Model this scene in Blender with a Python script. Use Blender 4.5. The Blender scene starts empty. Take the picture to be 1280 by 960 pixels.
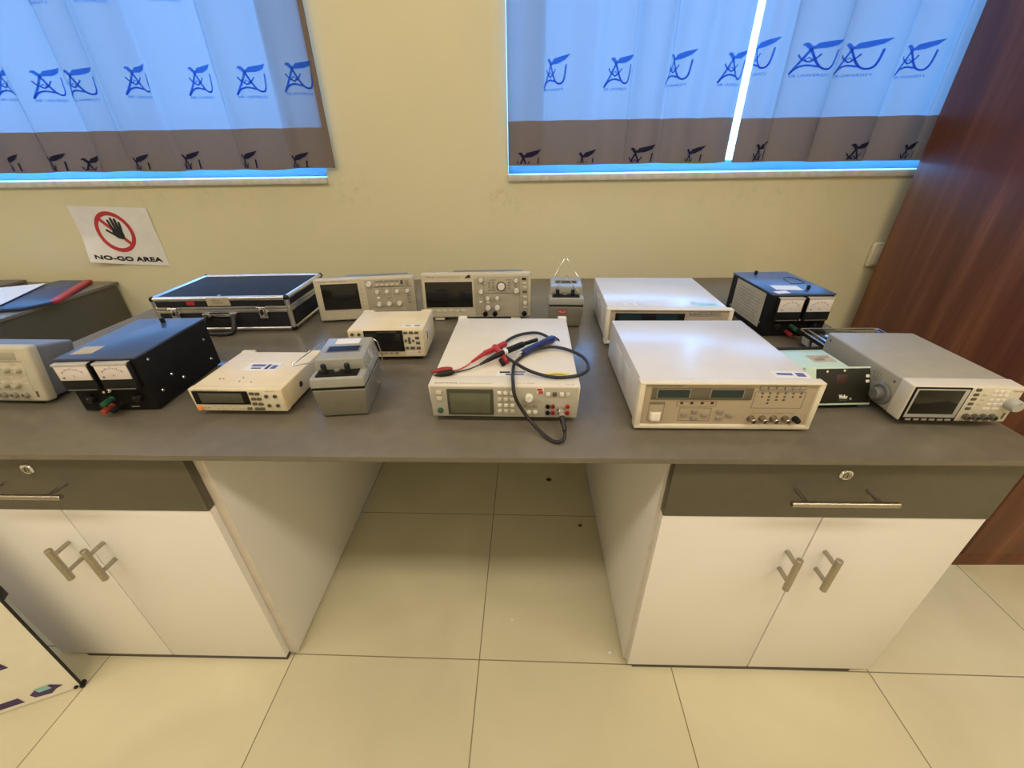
import bpy, bmesh, math, random
from mathutils import Vector, Matrix, noise
random.seed(7)
SC = bpy.context.scene
COL = SC.collection
R = math.radians
BT = 0.755            # bench top height

# ------------------------------------------------------------------ materials
def nodes_of(m):
    m.use_nodes = True
    return m.node_tree.nodes, m.node_tree.links, m.node_tree.nodes['Principled BSDF']

def mat(name, col, rough=.5, metal=0., var=.06, scale=30., bump=0., ior=1.5, coat=0., spec=.5, emit=None, es=0., stretch=None):
    m = bpy.data.materials.new(name)
    n, l, b = nodes_of(m)
    b.inputs['Roughness'].default_value = rough
    b.inputs['Metallic'].default_value = metal
    b.inputs['IOR'].default_value = ior
    b.inputs['Coat Weight'].default_value = coat
    b.inputs['Specular IOR Level'].default_value = spec
    b.inputs['Coat Roughness'].default_value = .12
    tc = n.new('ShaderNodeTexCoord'); mp = n.new('ShaderNodeMapping')
    if stretch: mp.inputs['Scale'].default_value = stretch
    l.new(tc.outputs['Object'], mp.inputs['Vector'])
    nz = n.new('ShaderNodeTexNoise'); nz.inputs['Scale'].default_value = scale; nz.inputs['Detail'].default_value = 4
    l.new(mp.outputs['Vector'], nz.inputs['Vector'])
    rp = n.new('ShaderNodeValToRGB')
    rp.color_ramp.elements[0].position = .3; rp.color_ramp.elements[1].position = .7
    rp.color_ramp.elements[0].color = (*[c*(1-var) for c in col], 1)
    rp.color_ramp.elements[1].color = (*[min(1, c*(1+var)) for c in col], 1)
    l.new(nz.outputs['Fac'], rp.inputs['Fac']); l.new(rp.outputs['Color'], b.inputs['Base Color'])
    if bump:
        bp = n.new('ShaderNodeBump'); bp.inputs['Strength'].default_value = bump; bp.inputs['Distance'].default_value = .002
        l.new(nz.outputs['Fac'], bp.inputs['Height']); l.new(bp.outputs['Normal'], b.inputs['Normal'])
    if emit:
        b.inputs['Emission Color'].default_value = (*emit, 1); b.inputs['Emission Strength'].default_value = es
    return m

M = {}
M['white_lam'] = mat('white_laminate', (.80, .78, .76), .42, var=.015, scale=4)
M['edge_lam'] = mat('edge_band', (.62, .57, .5), .5, var=.06)
M['grey_lam'] = mat('dark_grey_laminate', (.088, .078, .055), .36, var=.05, scale=60)
M['worktop'] = mat('worktop_laminate', (.150, .131, .098), .27, var=.07, scale=25)
M['dark_kick'] = mat('dark_plinth', (.07, .06, .05), .6)
M['steel'] = mat('brushed_steel', (.42, .385, .32), .32, 1., var=.08, scale=200)
M['chrome'] = mat('chrome', (.8, .8, .8), .16, 1., var=.03)
M['alu'] = mat('aluminium_edge', (.74, .74, .73), .34, 1., var=.05, scale=80)
M['cream'] = mat('cream_plastic', (.76, .64, .40), .45, var=.05, scale=18)
M['cream_face'] = mat('cream_face', (.72, .66, .50), .45, var=.03)
M['offwhite'] = mat('off_white_metal', (.73, .675, .55), .42, var=.035, scale=14)
M['offface'] = mat('off_white_panel', (.44, .41, .34), .5, var=.03)
M['lcrbody'] = mat('beige_white_metal', (.70, .69, .67), .27, var=.03, scale=10, ior=1.6)
M['lcrface'] = mat('beige_panel', (.45, .37, .26), .5, var=.03)
M['lcrframe'] = mat('beige_frame', (.74, .68, .54), .42, var=.03)
M['greyplas'] = mat('grey_plastic', (.15, .15, .138), .45, var=.05)
M['ltgrey'] = mat('light_grey_plastic', (.44, .44, .41), .42, var=.04)
M['meg'] = mat('insulation_tester_grey', (.185, .174, .132), .4, var=.05, scale=40)
M['meglid'] = mat('insulation_tester_lid', (.31, .31, .275), .3, var=.05, scale=40)
M['scope'] = mat('scope_cream', (.54, .495, .37), .45, var=.04)
M['scopeface'] = mat('scope_panel', (.40, .36, .27), .5, var=.05)
M['scopegrey'] = mat('scope_case_grey', (.17, .18, .20), .42, var=.07)
M['afg'] = mat('generator_case', (.37, .345, .265), .45, var=.04, scale=30)
M['afgface'] = mat('generator_face', (.66, .61, .50), .45, var=.03)
M['black'] = mat('black_plastic', (.009, .009, .009), .38, var=.2, spec=.3)
M['blackm'] = mat('black_matt', (.008, .0075, .007), .6, var=.2, spec=.2)
M['rubber'] = mat('black_rubber', (.011, .011, .011), .5, var=.2, scale=90)
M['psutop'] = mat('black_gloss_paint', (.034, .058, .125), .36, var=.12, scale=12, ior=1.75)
M['casetop'] = mat('black_case_panel', (.020, .020, .024), .62, var=.15, scale=60, bump=.2, spec=.14)
M['glass'] = mat('dark_screen_glass', (.012, .011, .010), .12, var=.1)
M['lcd'] = mat('lcd_grey_green', (.115, .12, .075), .25, var=.04)
M['lcdf'] = mat('lcd_dark_rim', (.055, .058, .042), .35)
M['lcd2'] = mat('lcd_dim', (.085, .082, .062), .22)
M['disp'] = mat('display_teal', (.008, .028, .030), .2)
M['dispbar'] = mat('display_bar_brown', (.13, .115, .085), .3)
M['green'] = mat('green_plastic', (.014, .095, .04), .4)
M['dkgreen'] = mat('dark_green_plastic', (.02, .09, .05), .4)
M['red'] = mat('red_plastic', (.43, .025, .027), .4)
M['redpost'] = mat('red_post', (.34, .05, .025), .4)
M['dkred'] = mat('dark_red_plastic', (.28, .02, .02), .4)
M['orange'] = mat('orange_print', (.85, .27, .03), .45)
M['blue'] = mat('blue_sleeve', (.012, .022, .13), .35, var=.35, scale=180, bump=.6)
M['paper'] = mat('white_paper', (.78, .77, .74), .6, var=.03)
M['oldpaper'] = mat('aged_paper', (.46, .40, .27), .65, var=.1, scale=40)
M['yellow'] = mat('yellow_label', (.85, .68, .04), .5)
M['cyanlab'] = mat('pale_cyan_label', (.50, .72, .74), .45, var=.1, scale=90)
M['ink'] = mat('print_ink', (.03, .03, .05), .6)
M['inkgrey'] = mat('print_grey', (.22, .20, .17), .6)
M['inkblue'] = mat('print_blue', (.10, .12, .28), .6, var=.4, scale=200)
M['btndk'] = mat('button_dark', (.10, .09, .065), .45)
M['btn'] = mat('button_light', (.62, .58, .48), .4)
M['btnw'] = mat('button_white', (.8, .77, .70), .35)
M['btngrey'] = mat('button_grey', (.30, .27, .23), .45)
M['weller'] = mat('mint_green_case', (.50, .66, .55), .42, var=.03)
M['wface'] = mat('dark_olive_face', (.012, .011, .006), .4, spec=.3)
M['meter'] = mat('meter_dial', (.74, .68, .66), .4, var=.03)
M['clear'] = mat('clear_plastic', (.50, .47, .43), .15, var=.05)
M['navy'] = mat('navy_folder', (.02, .045, .11), .35, var=.2)
M['redtrim'] = mat('red_trim', (.42, .02, .03), .35)
M['greyfold'] = mat('grey_folder', (.16, .14, .12), .5)
M['signred'] = mat('sign_red', (.48, .03, .035), .5)
M['signblk'] = mat('sign_black', (.012, .012, .014), .5)
M['boardw'] = mat('board_print', (.80, .77, .66), .5, var=.02)
M['purple'] = mat('print_purple', (.055, .025, .13), .5, var=.3)
M['teal'] = mat('print_teal', (.25, .55, .55), .5)
M['pvc'] = mat('window_frame_daylit_blue', (.22, .46, .74), .3, var=.02)  # blue daylight falling on the frame is painted into its base colour
M['sill'] = mat('sill_stone', (.62, .60, .54), .45, var=.12, scale=40)
M['sockcol'] = mat('socket_cream', (.60, .55, .40), .45)
M['dirt'] = mat('dirt_brown', (.05, .035, .02), .8)
M['maroon'] = mat('maroon_plastic', (.045, .009, .010), .4)

def wall_mat():
    m = bpy.data.materials.new('cream_wall_paint')
    n, l, b = nodes_of(m)
    b.inputs['Roughness'].default_value = .48
    tc = n.new('ShaderNodeTexCoord')
    nz = n.new('ShaderNodeTexNoise'); nz.inputs['Scale'].default_value = 1.6; nz.inputs['Detail'].default_value = 5
    l.new(tc.outputs['Object'], nz.inputs['Vector'])
    rp = n.new('ShaderNodeValToRGB')
    rp.color_ramp.elements[0].position = .3; rp.color_ramp.elements[1].position = .72
    rp.color_ramp.elements[0].color = (.70, .65, .425, 1); rp.color_ramp.elements[1].color = (.76, .71, .475, 1)
    l.new(nz.outputs['Fac'], rp.inputs['Fac'])
    last = rp.outputs['Color']
    # grubby scuffs near the window corners and under the sills
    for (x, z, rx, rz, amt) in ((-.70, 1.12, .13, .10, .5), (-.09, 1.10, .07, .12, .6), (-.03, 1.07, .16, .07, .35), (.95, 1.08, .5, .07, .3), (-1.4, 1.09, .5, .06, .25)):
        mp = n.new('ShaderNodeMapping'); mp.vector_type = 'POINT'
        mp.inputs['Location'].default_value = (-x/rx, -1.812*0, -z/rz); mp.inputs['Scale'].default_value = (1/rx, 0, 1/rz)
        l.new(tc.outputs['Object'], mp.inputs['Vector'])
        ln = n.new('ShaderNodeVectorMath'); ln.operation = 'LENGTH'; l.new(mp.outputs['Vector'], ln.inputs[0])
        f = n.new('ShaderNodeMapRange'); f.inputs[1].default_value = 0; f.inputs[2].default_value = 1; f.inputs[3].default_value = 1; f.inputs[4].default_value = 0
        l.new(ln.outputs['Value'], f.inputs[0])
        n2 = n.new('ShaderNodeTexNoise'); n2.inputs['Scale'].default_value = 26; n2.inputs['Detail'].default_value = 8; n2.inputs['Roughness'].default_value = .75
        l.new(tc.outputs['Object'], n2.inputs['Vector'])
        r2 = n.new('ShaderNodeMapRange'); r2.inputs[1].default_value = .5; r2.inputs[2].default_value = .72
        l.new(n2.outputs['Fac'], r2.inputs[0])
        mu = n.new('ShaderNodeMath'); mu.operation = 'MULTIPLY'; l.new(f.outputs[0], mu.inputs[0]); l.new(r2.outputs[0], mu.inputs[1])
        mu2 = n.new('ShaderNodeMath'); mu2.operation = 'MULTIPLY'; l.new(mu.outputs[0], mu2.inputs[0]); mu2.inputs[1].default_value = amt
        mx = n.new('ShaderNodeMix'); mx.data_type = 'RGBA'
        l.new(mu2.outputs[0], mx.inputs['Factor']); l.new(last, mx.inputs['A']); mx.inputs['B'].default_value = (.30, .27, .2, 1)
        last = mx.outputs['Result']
    l.new(last, b.inputs['Base Color'])
    n3 = n.new('ShaderNodeTexNoise'); n3.inputs['Scale'].default_value = 14; n3.inputs['Detail'].default_value = 3
    l.new(tc.outputs['Object'], n3.inputs['Vector'])
    bp = n.new('ShaderNodeBump'); bp.inputs['Strength'].default_value = .25; bp.inputs['Distance'].default_value = .004
    l.new(n3.outputs['Fac'], bp.inputs['Height']); l.new(bp.outputs['Normal'], b.inputs['Normal'])
    return m
M['wall'] = wall_mat()
M['ceil'] = mat('ceiling_white', (.52, .50, .46), .8, var=.02)

def floor_mat():
    m = bpy.data.materials.new('polished_floor_tile')
    n, l, b = nodes_of(m)
    T = .5315
    tc = n.new('ShaderNodeTexCoord'); mp = n.new('ShaderNodeMapping'); mp.vector_type = 'POINT'
    mp.inputs['Rotation'].default_value = (0, 0, R(.6))
    mp.inputs['Location'].default_value = (.131/T+20, -.618/T+20, 0); mp.inputs['Scale'].default_value = (1/T, 1/T, 1)
    l.new(tc.outputs['Object'], mp.inputs['Vector'])
    sx = n.new('ShaderNodeSeparateXYZ'); l.new(mp.outputs['Vector'], sx.inputs[0])
    ds = []
    for ax in 'XY':
        fr = n.new('ShaderNodeMath'); fr.operation = 'FRACT'; l.new(sx.outputs[ax], fr.inputs[0])
        s = n.new('ShaderNodeMath'); s.operation = 'SUBTRACT'; s.inputs[0].default_value = 1; l.new(fr.outputs[0], s.inputs[1])
        mn = n.new('ShaderNodeMath'); mn.operation = 'MINIMUM'; l.new(fr.outputs[0], mn.inputs[0]); l.new(s.outputs[0], mn.inputs[1])
        ds.append(mn)
    mn = n.new('ShaderNodeMath'); mn.operation = 'MINIMUM'; l.new(ds[0].outputs[0], mn.inputs[0]); l.new(ds[1].outputs[0], mn.inputs[1])
    gr = n.new('ShaderNodeMapRange'); gr.inputs[1].default_value = .0018; gr.inputs[2].default_value = .0038; gr.inputs[3].default_value = 1; gr.inputs[4].default_value = 0
    l.new(mn.outputs[0], gr.inputs[0])
    fl = n.new('ShaderNodeVectorMath'); fl.operation = 'FLOOR'; l.new(mp.outputs['Vector'], fl.inputs[0])
    wn = n.new('ShaderNodeTexWhiteNoise'); wn.noise_dimensions = '2D'; l.new(fl.outputs[0], wn.inputs['Vector'])
    nz = n.new('ShaderNodeTexNoise'); nz.inputs['Scale'].default_value = 3.; nz.inputs['Detail'].default_value = 8; nz.inputs['Distortion'].default_value = .8
    l.new(tc.outputs['Object'], nz.inputs['Vector'])
    rp = n.new('ShaderNodeValToRGB'); rp.color_ramp.elements[0].position = .25; rp.color_ramp.elements[1].position = .75
    rp.color_ramp.elements[0].color = (.63, .58, .385, 1); rp.color_ramp.elements[1].color = (.73, .675, .465, 1)
    l.new(nz.outputs['Fac'], rp.inputs['Fac'])
    hs = n.new('ShaderNodeHueSaturation'); l.new(rp.outputs['Color'], hs.inputs['Color'])
    vr = n.new('ShaderNodeMapRange'); vr.inputs[3].default_value = .93; vr.inputs[4].default_value = 1.05
    l.new(wn.outputs['Value'], vr.inputs[0]); l.new(vr.outputs[0], hs.inputs['Value'])
    mx = n.new('ShaderNodeMix'); mx.data_type = 'RGBA'; mx.inputs['B'].default_value = (.24, .20, .13, 1)
    l.new(gr.outputs[0], mx.inputs['Factor']); l.new(hs.outputs['Color'], mx.inputs['A'])
    l.new(mx.outputs['Result'], b.inputs['Base Color'])
    b.inputs['Roughness'].default_value = .34
    bp = n.new('ShaderNodeBump'); bp.invert = True; bp.inputs['Strength'].default_value = .3; bp.inputs['Distance'].default_value = .001
    l.new(gr.outputs[0], bp.inputs['Height']); l.new(bp.outputs['Normal'], b.inputs['Normal'])
    return m
M['floor'] = floor_mat()

def wood_mat():
    m = bpy.data.materials.new('brown_wood_veneer')
    n, l, b = nodes_of(m)
    tc = n.new('ShaderNodeTexCoord'); mp = n.new('ShaderNodeMapping'); mp.inputs['Scale'].default_value = (9, 9, .55)
    l.new(tc.outputs['Object'], mp.inputs['Vector'])
    nz = n.new('ShaderNodeTexNoise'); nz.inputs['Scale'].default_value = 1.6; nz.inputs['Detail'].default_value = 9; nz.inputs['Distortion'].default_value = .6; nz.inputs['Roughness'].default_value = .62
    l.new(mp.outputs['Vector'], nz.inputs['Vector'])
    rp = n.new('ShaderNodeValToRGB'); e = rp.color_ramp.elements
    e[0].position = .28; e[0].color = (.085, .024, .010, 1); e[1].position = .74; e[1].color = (.24, .085, .036, 1)
    k = e.new(.5); k.color = (.135, .041, .017, 1)
    l.new(nz.outputs['Fac'], rp.inputs['Fac'])
    mp2 = n.new('ShaderNodeMapping'); mp2.inputs['Scale'].default_value = (90, 90, 2.2); l.new(tc.outputs['Object'], mp2.inputs['Vector'])
    n2 = n.new('ShaderNodeTexNoise'); n2.inputs['Scale'].default_value = 1.5; n2.inputs['Detail'].default_value = 5; l.new(mp2.outputs['Vector'], n2.inputs['Vector'])
    r2 = n.new('ShaderNodeMapRange'); r2.inputs[3].default_value = .72; r2.inputs[4].default_value = 1.2; l.new(n2.outputs['Fac'], r2.inputs[0])
    hs = n.new('ShaderNodeHueSaturation'); l.new(rp.outputs['Color'], hs.inputs['Color']); l.new(r2.outputs[0], hs.inputs['Value'])
    l.new(hs.outputs['Color'], b.inputs['Base Color'])
    b.inputs['Roughness'].default_value = .42
    return m
M['wood'] = wood_mat()

def cloth_mat(name, col, trans, w):
    m = bpy.data.materials.new(name)
    n, l, b = nodes_of(m)
    b.inputs['Roughness'].default_value = .9; b.inputs['Specular IOR Level'].default_value = .15
    tc = n.new('ShaderNodeTexCoord'); nz = n.new('ShaderNodeTexNoise'); nz.inputs['Scale'].default_value = 700
    l.new(tc.outputs['Object'], nz.inputs['Vector'])
    rp = n.new('ShaderNodeValToRGB'); rp.color_ramp.elements[0].color = (*[c*.9 for c in col], 1); rp.color_ramp.elements[1].color = (*[min(1, c*1.08) for c in col], 1)
    l.new(nz.outputs['Fac'], rp.inputs['Fac']); l.new(rp.outputs['Color'], b.inputs['Base Color'])
    t = n.new('ShaderNodeBsdfTranslucent'); t.inputs['Color'].default_value = (*trans, 1)
    mx = n.new('ShaderNodeMixShader'); mx.inputs[0].default_value = w
    l.new(b.outputs[0], mx.inputs[1]); l.new(t.outputs[0], mx.inputs[2])
    l.new(mx.outputs[0], n['Material Output'].inputs['Surface'])
    return m
M['cloth'] = cloth_mat('white_curtain_cloth', (.37, .37, .39), (.085, .085, .088), .5)
M['hem'] = cloth_mat('taupe_hem_cloth', (.27, .21, .165), (.026, .018, .014), .28)
M['embl'] = cloth_mat('blue_curtain_print', (.05, .12, .46), (.16, .38, .95), .72)
M['embh'] = cloth_mat('dark_curtain_print', (.022, .02, .06), (.008, .008, .02), .2)

def pane_mat():
    m = bpy.data.materials.new('window_glass')
    n, l, b = nodes_of(m)
    t = n.new('ShaderNodeBsdfTransparent'); g = n.new('ShaderNodeBsdfGlossy'); g.inputs['Roughness'].default_value = .03
    nz = n.new('ShaderNodeTexNoise'); nz.inputs['Scale'].default_value = 3
    rr = n.new('ShaderNodeMapRange'); rr.inputs[3].default_value = .04; rr.inputs[4].default_value = .08; l.new(nz.outputs['Fac'], rr.inputs[0])
    mx = n.new('ShaderNodeMixShader'); l.new(rr.outputs[0], mx.inputs[0]); l.new(t.outputs[0], mx.inputs[1]); l.new(g.outputs[0], mx.inputs[2])
    l.new(mx.outputs[0], n['Material Output'].inputs['Surface'])
    return m
M['pane'] = pane_mat()

# ------------------------------------------------------------------ mesh builder
_txt = {}
def text_geo(s):
    if s not in _txt:
        cu = bpy.data.curves.new('t', 'FONT'); cu.body = s; cu.resolution_u = 3
        ob = bpy.data.objects.new('t', cu); COL.objects.link(ob)
        me = bpy.data.meshes.new_from_object(ob.evaluated_get(bpy.context.evaluated_depsgraph_get()))
        vs = [(v.co.x, v.co.y) for v in me.vertices]; fs = [tuple(p.vertices) for p in me.polygons]
        bpy.data.objects.remove(ob); bpy.data.curves.remove(cu); bpy.data.meshes.remove(me)
        x0 = min(v[0] for v in vs); x1 = max(v[0] for v in vs); y0 = min(v[1] for v in vs); y1 = max(v[1] for v in vs)
        _txt[s] = ([((x-x0)/(x1-x0), (y-y0)/(y1-y0)) for x, y in vs], fs)
    return _txt[s]

class MB:
    def __init__(s): s.v = []; s.f = []; s.fm = []; s.mats = []
    def mi(s, m):
        if m not in s.mats: s.mats.append(m)
        return s.mats.index(m)
    def raw(s, vs, fs, m):
        o = len(s.v); i = s.mi(m)
        s.v += [Vector(v) for v in vs]
        for f in fs: s.f.append(tuple(o+k for k in f)); s.fm.append(i)
    def take(s, bm, m):
        bm.verts.ensure_lookup_table(); bm.verts.index_update()
        s.raw([v.co.copy() for v in bm.verts], [tuple(v.index for v in f.verts) for f in bm.faces], m)
        bm.free()
    def hexa(s, c, m, bev=0, seg=2):
        # corners: bottom FL FR BR BL, top FL FR BR BL
        bm = bmesh.new(); vs = [bm.verts.new(p) for p in c]
        for f in ((3, 2, 1, 0), (4, 5, 6, 7), (0, 1, 5, 4), (1, 2, 6, 5), (2, 3, 7, 6), (3, 0, 4, 7)): bm.faces.new([vs[k] for k in f])
        if bev: bmesh.ops.bevel(bm, geom=bm.edges[:], offset=bev, segments=seg, affect='EDGES', profile=.5)
        s.take(bm, m); return s
    def box(s, a, b, m, bev=0, seg=2):
        x0, y0, z0 = a; x1, y1, z1 = b
        return s.hexa([(x0, y0, z0), (x1, y0, z0), (x1, y1, z0), (x0, y1, z0), (x0, y0, z1), (x1, y0, z1), (x1, y1, z1), (x0, y1, z1)], m, bev, seg)
    def prism(s, pts, ext, m, bev=0, seg=2):
        bm = bmesh.new(); e = Vector(ext)
        a = [bm.verts.new(p) for p in pts]; b = [bm.verts.new(Vector(p)+e) for p in pts]; n = len(a)
        bm.faces.new(a[::-1]); bm.faces.new(b)
        for i in range(n): bm.faces.new((a[i], a[(i+1) % n], b[(i+1) % n], b[i]))
        bmesh.ops.recalc_face_normals(bm, faces=bm.faces[:])
        if bev: bmesh.ops.bevel(bm, geom=bm.edges[:], offset=bev, segments=seg, affect='EDGES', profile=.5)
        s.take(bm, m); return s
    def lathe(s, prof, p, d, m, seg=18):
        d = Vector(d).normalized(); u = d.orthogonal().normalized(); w = d.cross(u); p = Vector(p)
        vs = []; fs = []
        for r, h in prof:
            for k in range(seg):
                t = 2*math.pi*k/seg; vs.append(p+d*h+(u*math.cos(t)+w*math.sin(t))*r)
        for i in range(len(prof)-1):
            for k in range(seg):
                a = i*seg+k; b = i*seg+(k+1) % seg; fs.append((a, b, b+seg, a+seg))
        fs.append(tuple(range(seg))[::-1]); o = (len(prof)-1)*seg; fs.append(tuple(o+k for k in range(seg)))
        s.raw(vs, fs, m); return s
    def cyl(s, a, b, r, m, r2=None, seg=16, ch=0):
        a = Vector(a); d = Vector(b)-a; L = d.length; r2 = r if r2 is None else r2
        pr = [(r-ch, 0), (r, ch), (r2, L-ch), (r2-ch, L)] if ch else [(r, 0), (r2, L)]
        return s.lathe(pr, a, d, m, seg)
    def tube(s, path, r, m, seg=8, sub=6, closed=False):
        P = [Vector(p) for p in path]
        if sub > 1:
            Q = []; n = len(P)
            for i in range(n-1):
                p0 = P[max(i-1, 0)]; p1 = P[i]; p2 = P[i+1]; p3 = P[min(i+2, n-1)]
                for k in range(sub):
                    t = k/sub
                    Q.append(.5*((2*p1)+(p2-p0)*t+(2*p0-5*p1+4*p2-p3)*t*t+(3*p1-p0-3*p2+p3)*t**3))
            Q.append(P[-1]); P = Q
        vs = []; fs = []; u = None; n = len(P)
        for i, p in enumerate(P):
            d = (P[min(i+1, n-1)]-P[max(i-1, 0)]).normalized()
            u = d.orthogonal().normalized() if u is None else (u-d*u.dot(d)).normalized()
            w = d.cross(u); rr = r(i/(n-1)) if callable(r) else r
            for k in range(seg):
                t = 2*math.pi*k/seg; vs.append(p+(u*math.cos(t)+w*math.sin(t))*rr)
        for i in range(n-1):
            for k in range(seg):
                a = i*seg+k; b = i*seg+(k+1) % seg; fs.append((a, b, b+seg, a+seg))
        fs.append(tuple(range(seg))[::-1]); fs.append(tuple((n-1)*seg+k for k in range(seg)))
        s.raw(vs, fs, m); return s
    def sph(s, c, r, m, seg=14):
        pr = [(max(1e-5, r*math.sin(math.pi*k/8)), -r*math.cos(math.pi*k/8)) for k in range(9)]
        return s.lathe(pr, c, (0, 0, 1), m, seg)
    def text(s, st, o, u, v, m):
        vs, fs = text_geo(st); o = Vector(o); u = Vector(u); v = Vector(v)
        s.raw([o+u*a+v*b for a, b in vs], fs, m); return s
    def poly(s, pts, m): s.raw(pts, [tuple(range(len(pts)))], m); return s
    def build(s, name, parent=None, sharp=32):
        me = bpy.data.meshes.new(name)
        me.from_pydata([tuple(v) for v in s.v], [], s.f)
        for mt in s.mats: me.materials.append(mt)
        me.polygons.foreach_set('material_index', s.fm)
        me.polygons.foreach_set('use_smooth', [True]*len(s.f))
        me.set_sharp_from_angle(angle=R(sharp))
        me.update()
        o = bpy.data.objects.new(name, me); COL.objects.link(o)
        if parent: o.parent = parent
        return o

def tag(o, label=None, cat=None, group=None, kind=None):
    if label: o['label'] = label
    if cat: o['category'] = cat
    if group: o['group'] = group
    if kind: o['kind'] = kind
    return o
def thing(name, label, cat, loc=(0, 0, 0), rz=0, lean=0, group=None):
    o = bpy.data.objects.new(name, None); COL.objects.link(o); o.empty_display_size = .05
    o.location = loc; o.rotation_euler = (-R(lean), 0, R(rz))
    return tag(o, label, cat, group)
def struct(name, mb, **k): return tag(mb.build(name), kind='structure')

# ------------------------------------------------------------------ room shell
YW = 1.812
struct('floor', MB().box((-4.2, -3.2, -.05), (2.9, YW+.15, 0), M['floor']))
struct('ceiling', MB().box((-4.2, -3.2, 2.75), (2.9, YW+.15, 2.8), M['ceil']))
W1 = (-2.95, -.785); W2 = (-.062, 1.62); ZS = 1.155; ZH = 2.32
wb = MB()
for (x0, x1, z0, z1) in ((-4.2, W1[0], 0, 2.75), (W1[1], W2[0], 0, 2.75), (W2[1], 2.9, 0, 2.75), (W1[0], W1[1], 0, ZS), (W2[0], W2[1], 0, ZS), (W1[0], W1[1], ZH, 2.75), (W2[0], W2[1], ZH, 2.75)):
    wb.box((x0, YW, z0), (x1, YW+.15, z1), M['wall'])
struct('wall_back', wb)
struct('wall_left', MB().box((-4.25, -3.2, 0), (-4.2, YW+.15, 2.75), M['wall']))
struct('wall_right', MB().box((2.9, -3.2, 0), (2.95, YW+.15, 2.75), M['wall']))
struct('wall_front', MB().box((-4.2, -3.25, 0), (2.9, -3.2, 2.75), M['wall']))
for i, (x0, x1) in enumerate((W1, W2)):
    w = bpy.data.objects.new('window_%d' % (i+1), None); COL.objects.link(w); w.location = ((x0+x1)/2, YW+.09, ZS)
    tag(w, kind='structure')
    hx = (x1-x0)/2; H = ZH-ZS
    fr = MB()
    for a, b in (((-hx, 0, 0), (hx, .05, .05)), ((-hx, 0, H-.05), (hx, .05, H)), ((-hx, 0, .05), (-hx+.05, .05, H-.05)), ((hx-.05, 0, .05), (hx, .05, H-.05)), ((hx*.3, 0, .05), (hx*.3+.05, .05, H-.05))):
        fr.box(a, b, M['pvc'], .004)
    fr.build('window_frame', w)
    MB().box((-hx+.05, .022, .05), (hx-.05, .027, H-.05), M['pane']).build('window_pane', w)
    sl = MB().box((-hx, -.107, -.012), (hx, -.0005, .012), M['sill'], .004)
    sl.build('window_sill', w)

# ------------------------------------------------------------------ curtains
def strip(pts, w):
    # flat stroke polygons in 2-D
    out = []
    for (x0, z0), (x1, z1) in zip(pts, pts[1:]):
        dx, dz = x1-x0, z1-z0; L = math.hypot(dx, dz) or 1; nx, nz = -dz/L*w/2, dx/L*w/2
        ex, ez = dx/L*w*.25, dz/L*w*.25
        out.append([(x0+nx-ex, z0+nz-ez), (x0-nx-ex, z0-nz-ez), (x1-nx+ex, z1-nz+ez), (x1+nx+ex, z1+nz+ez)])
    return out
def cr(pts, sub=5):
    Q = []; n = len(pts)
    for i in range(n-1):
        p0, p1, p2, p3 = pts[max(i-1, 0)], pts[i], pts[i+1], pts[min(i+2, n-1)]
        for k in range(sub):
            t = k/sub
            Q.append(tuple(.5*((2*p1[j])+(p2[j]-p0[j])*t+(2*p0[j]-5*p1[j]+4*p2[j]-p3[j])*t*t+(3*p1[j]-p0[j]-3*p2[j]+p3[j])*t**3) for j in (0, 1)))
    return Q+[pts[-1]]
EM = []
EM.append([(.39, .73), (.42, .84), (.457, .885), (.67, .935), (1.0, 1.0), (.93, .92), (.85, .845), (.63, .755)])
EM.append([(.19, .845), (.23, .90), (.30, .90), (.37, .81), (.42, .82), (.39, .72), (.33, .71), (.28, .77), (.24, .83)])
EM += strip([(.36, .74), (.27, .53), (.20, .38), (.04, .10)], .055)
EM += strip(cr([(.35, .74), (.42, .55), (.48, .4), (.565, .26), (.674, .2), (.783, .235), (.845, .38), (.885, .71)]), .05)
EM += strip(cr([(.04, .1), (.17, .25), (.33, .31), (.52, .27)]), .05)
EM += strip(cr([(.16, .60), (.22, .5), (.35, .40), (.46, .48), (.54, .60)]), .035)
EM += strip([(.35, .52), (.29, .46), (.35, .385), (.41, .46), (.35, .52)], .022)
TX = text_geo('AIR UNIVERSITY')
EW, EH = .094, .102

def emblem_faces(cx, z0, zclip):
    bm = bmesh.new()
    def add(p2):
        try: bm.faces.new([bm.verts.new((cx+(x-.5)*EW, 0, z0+z*EH)) for x, z in p2])
        except ValueError: pass
    for p in EM: add(p)
    for f in TX[1]: add([(.03+TX[0][k][0]*.80, .0+TX[0][k][1]*.075) for k in f])
    for c in [cx+(k-5)*.01 for k in range(11)]:
        bmesh.ops.bisect_plane(bm, geom=bm.verts[:]+bm.edges[:]+bm.faces[:], plane_co=(c, 0, 0), plane_no=(1, 0, 0))
    for c in [z0+k*EH/8 for k in range(1, 8)]:
        bmesh.ops.bisect_plane(bm, geom=bm.verts[:]+bm.edges[:]+bm.faces[:], plane_co=(0, 0, c), plane_no=(0, 0, 1))
    if zclip: bmesh.ops.bisect_plane(bm, geom=bm.verts[:]+bm.edges[:]+bm.faces[:], plane_co=(0, 0, zclip), plane_no=(0, 0, -1), clear_outer=True)
    bm.verts.index_update()
    r = ([(v.co.x, v.co.z) for v in bm.verts], [tuple(v.index for v in f.verts) for f in bm.faces]); bm.free(); return r

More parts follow.
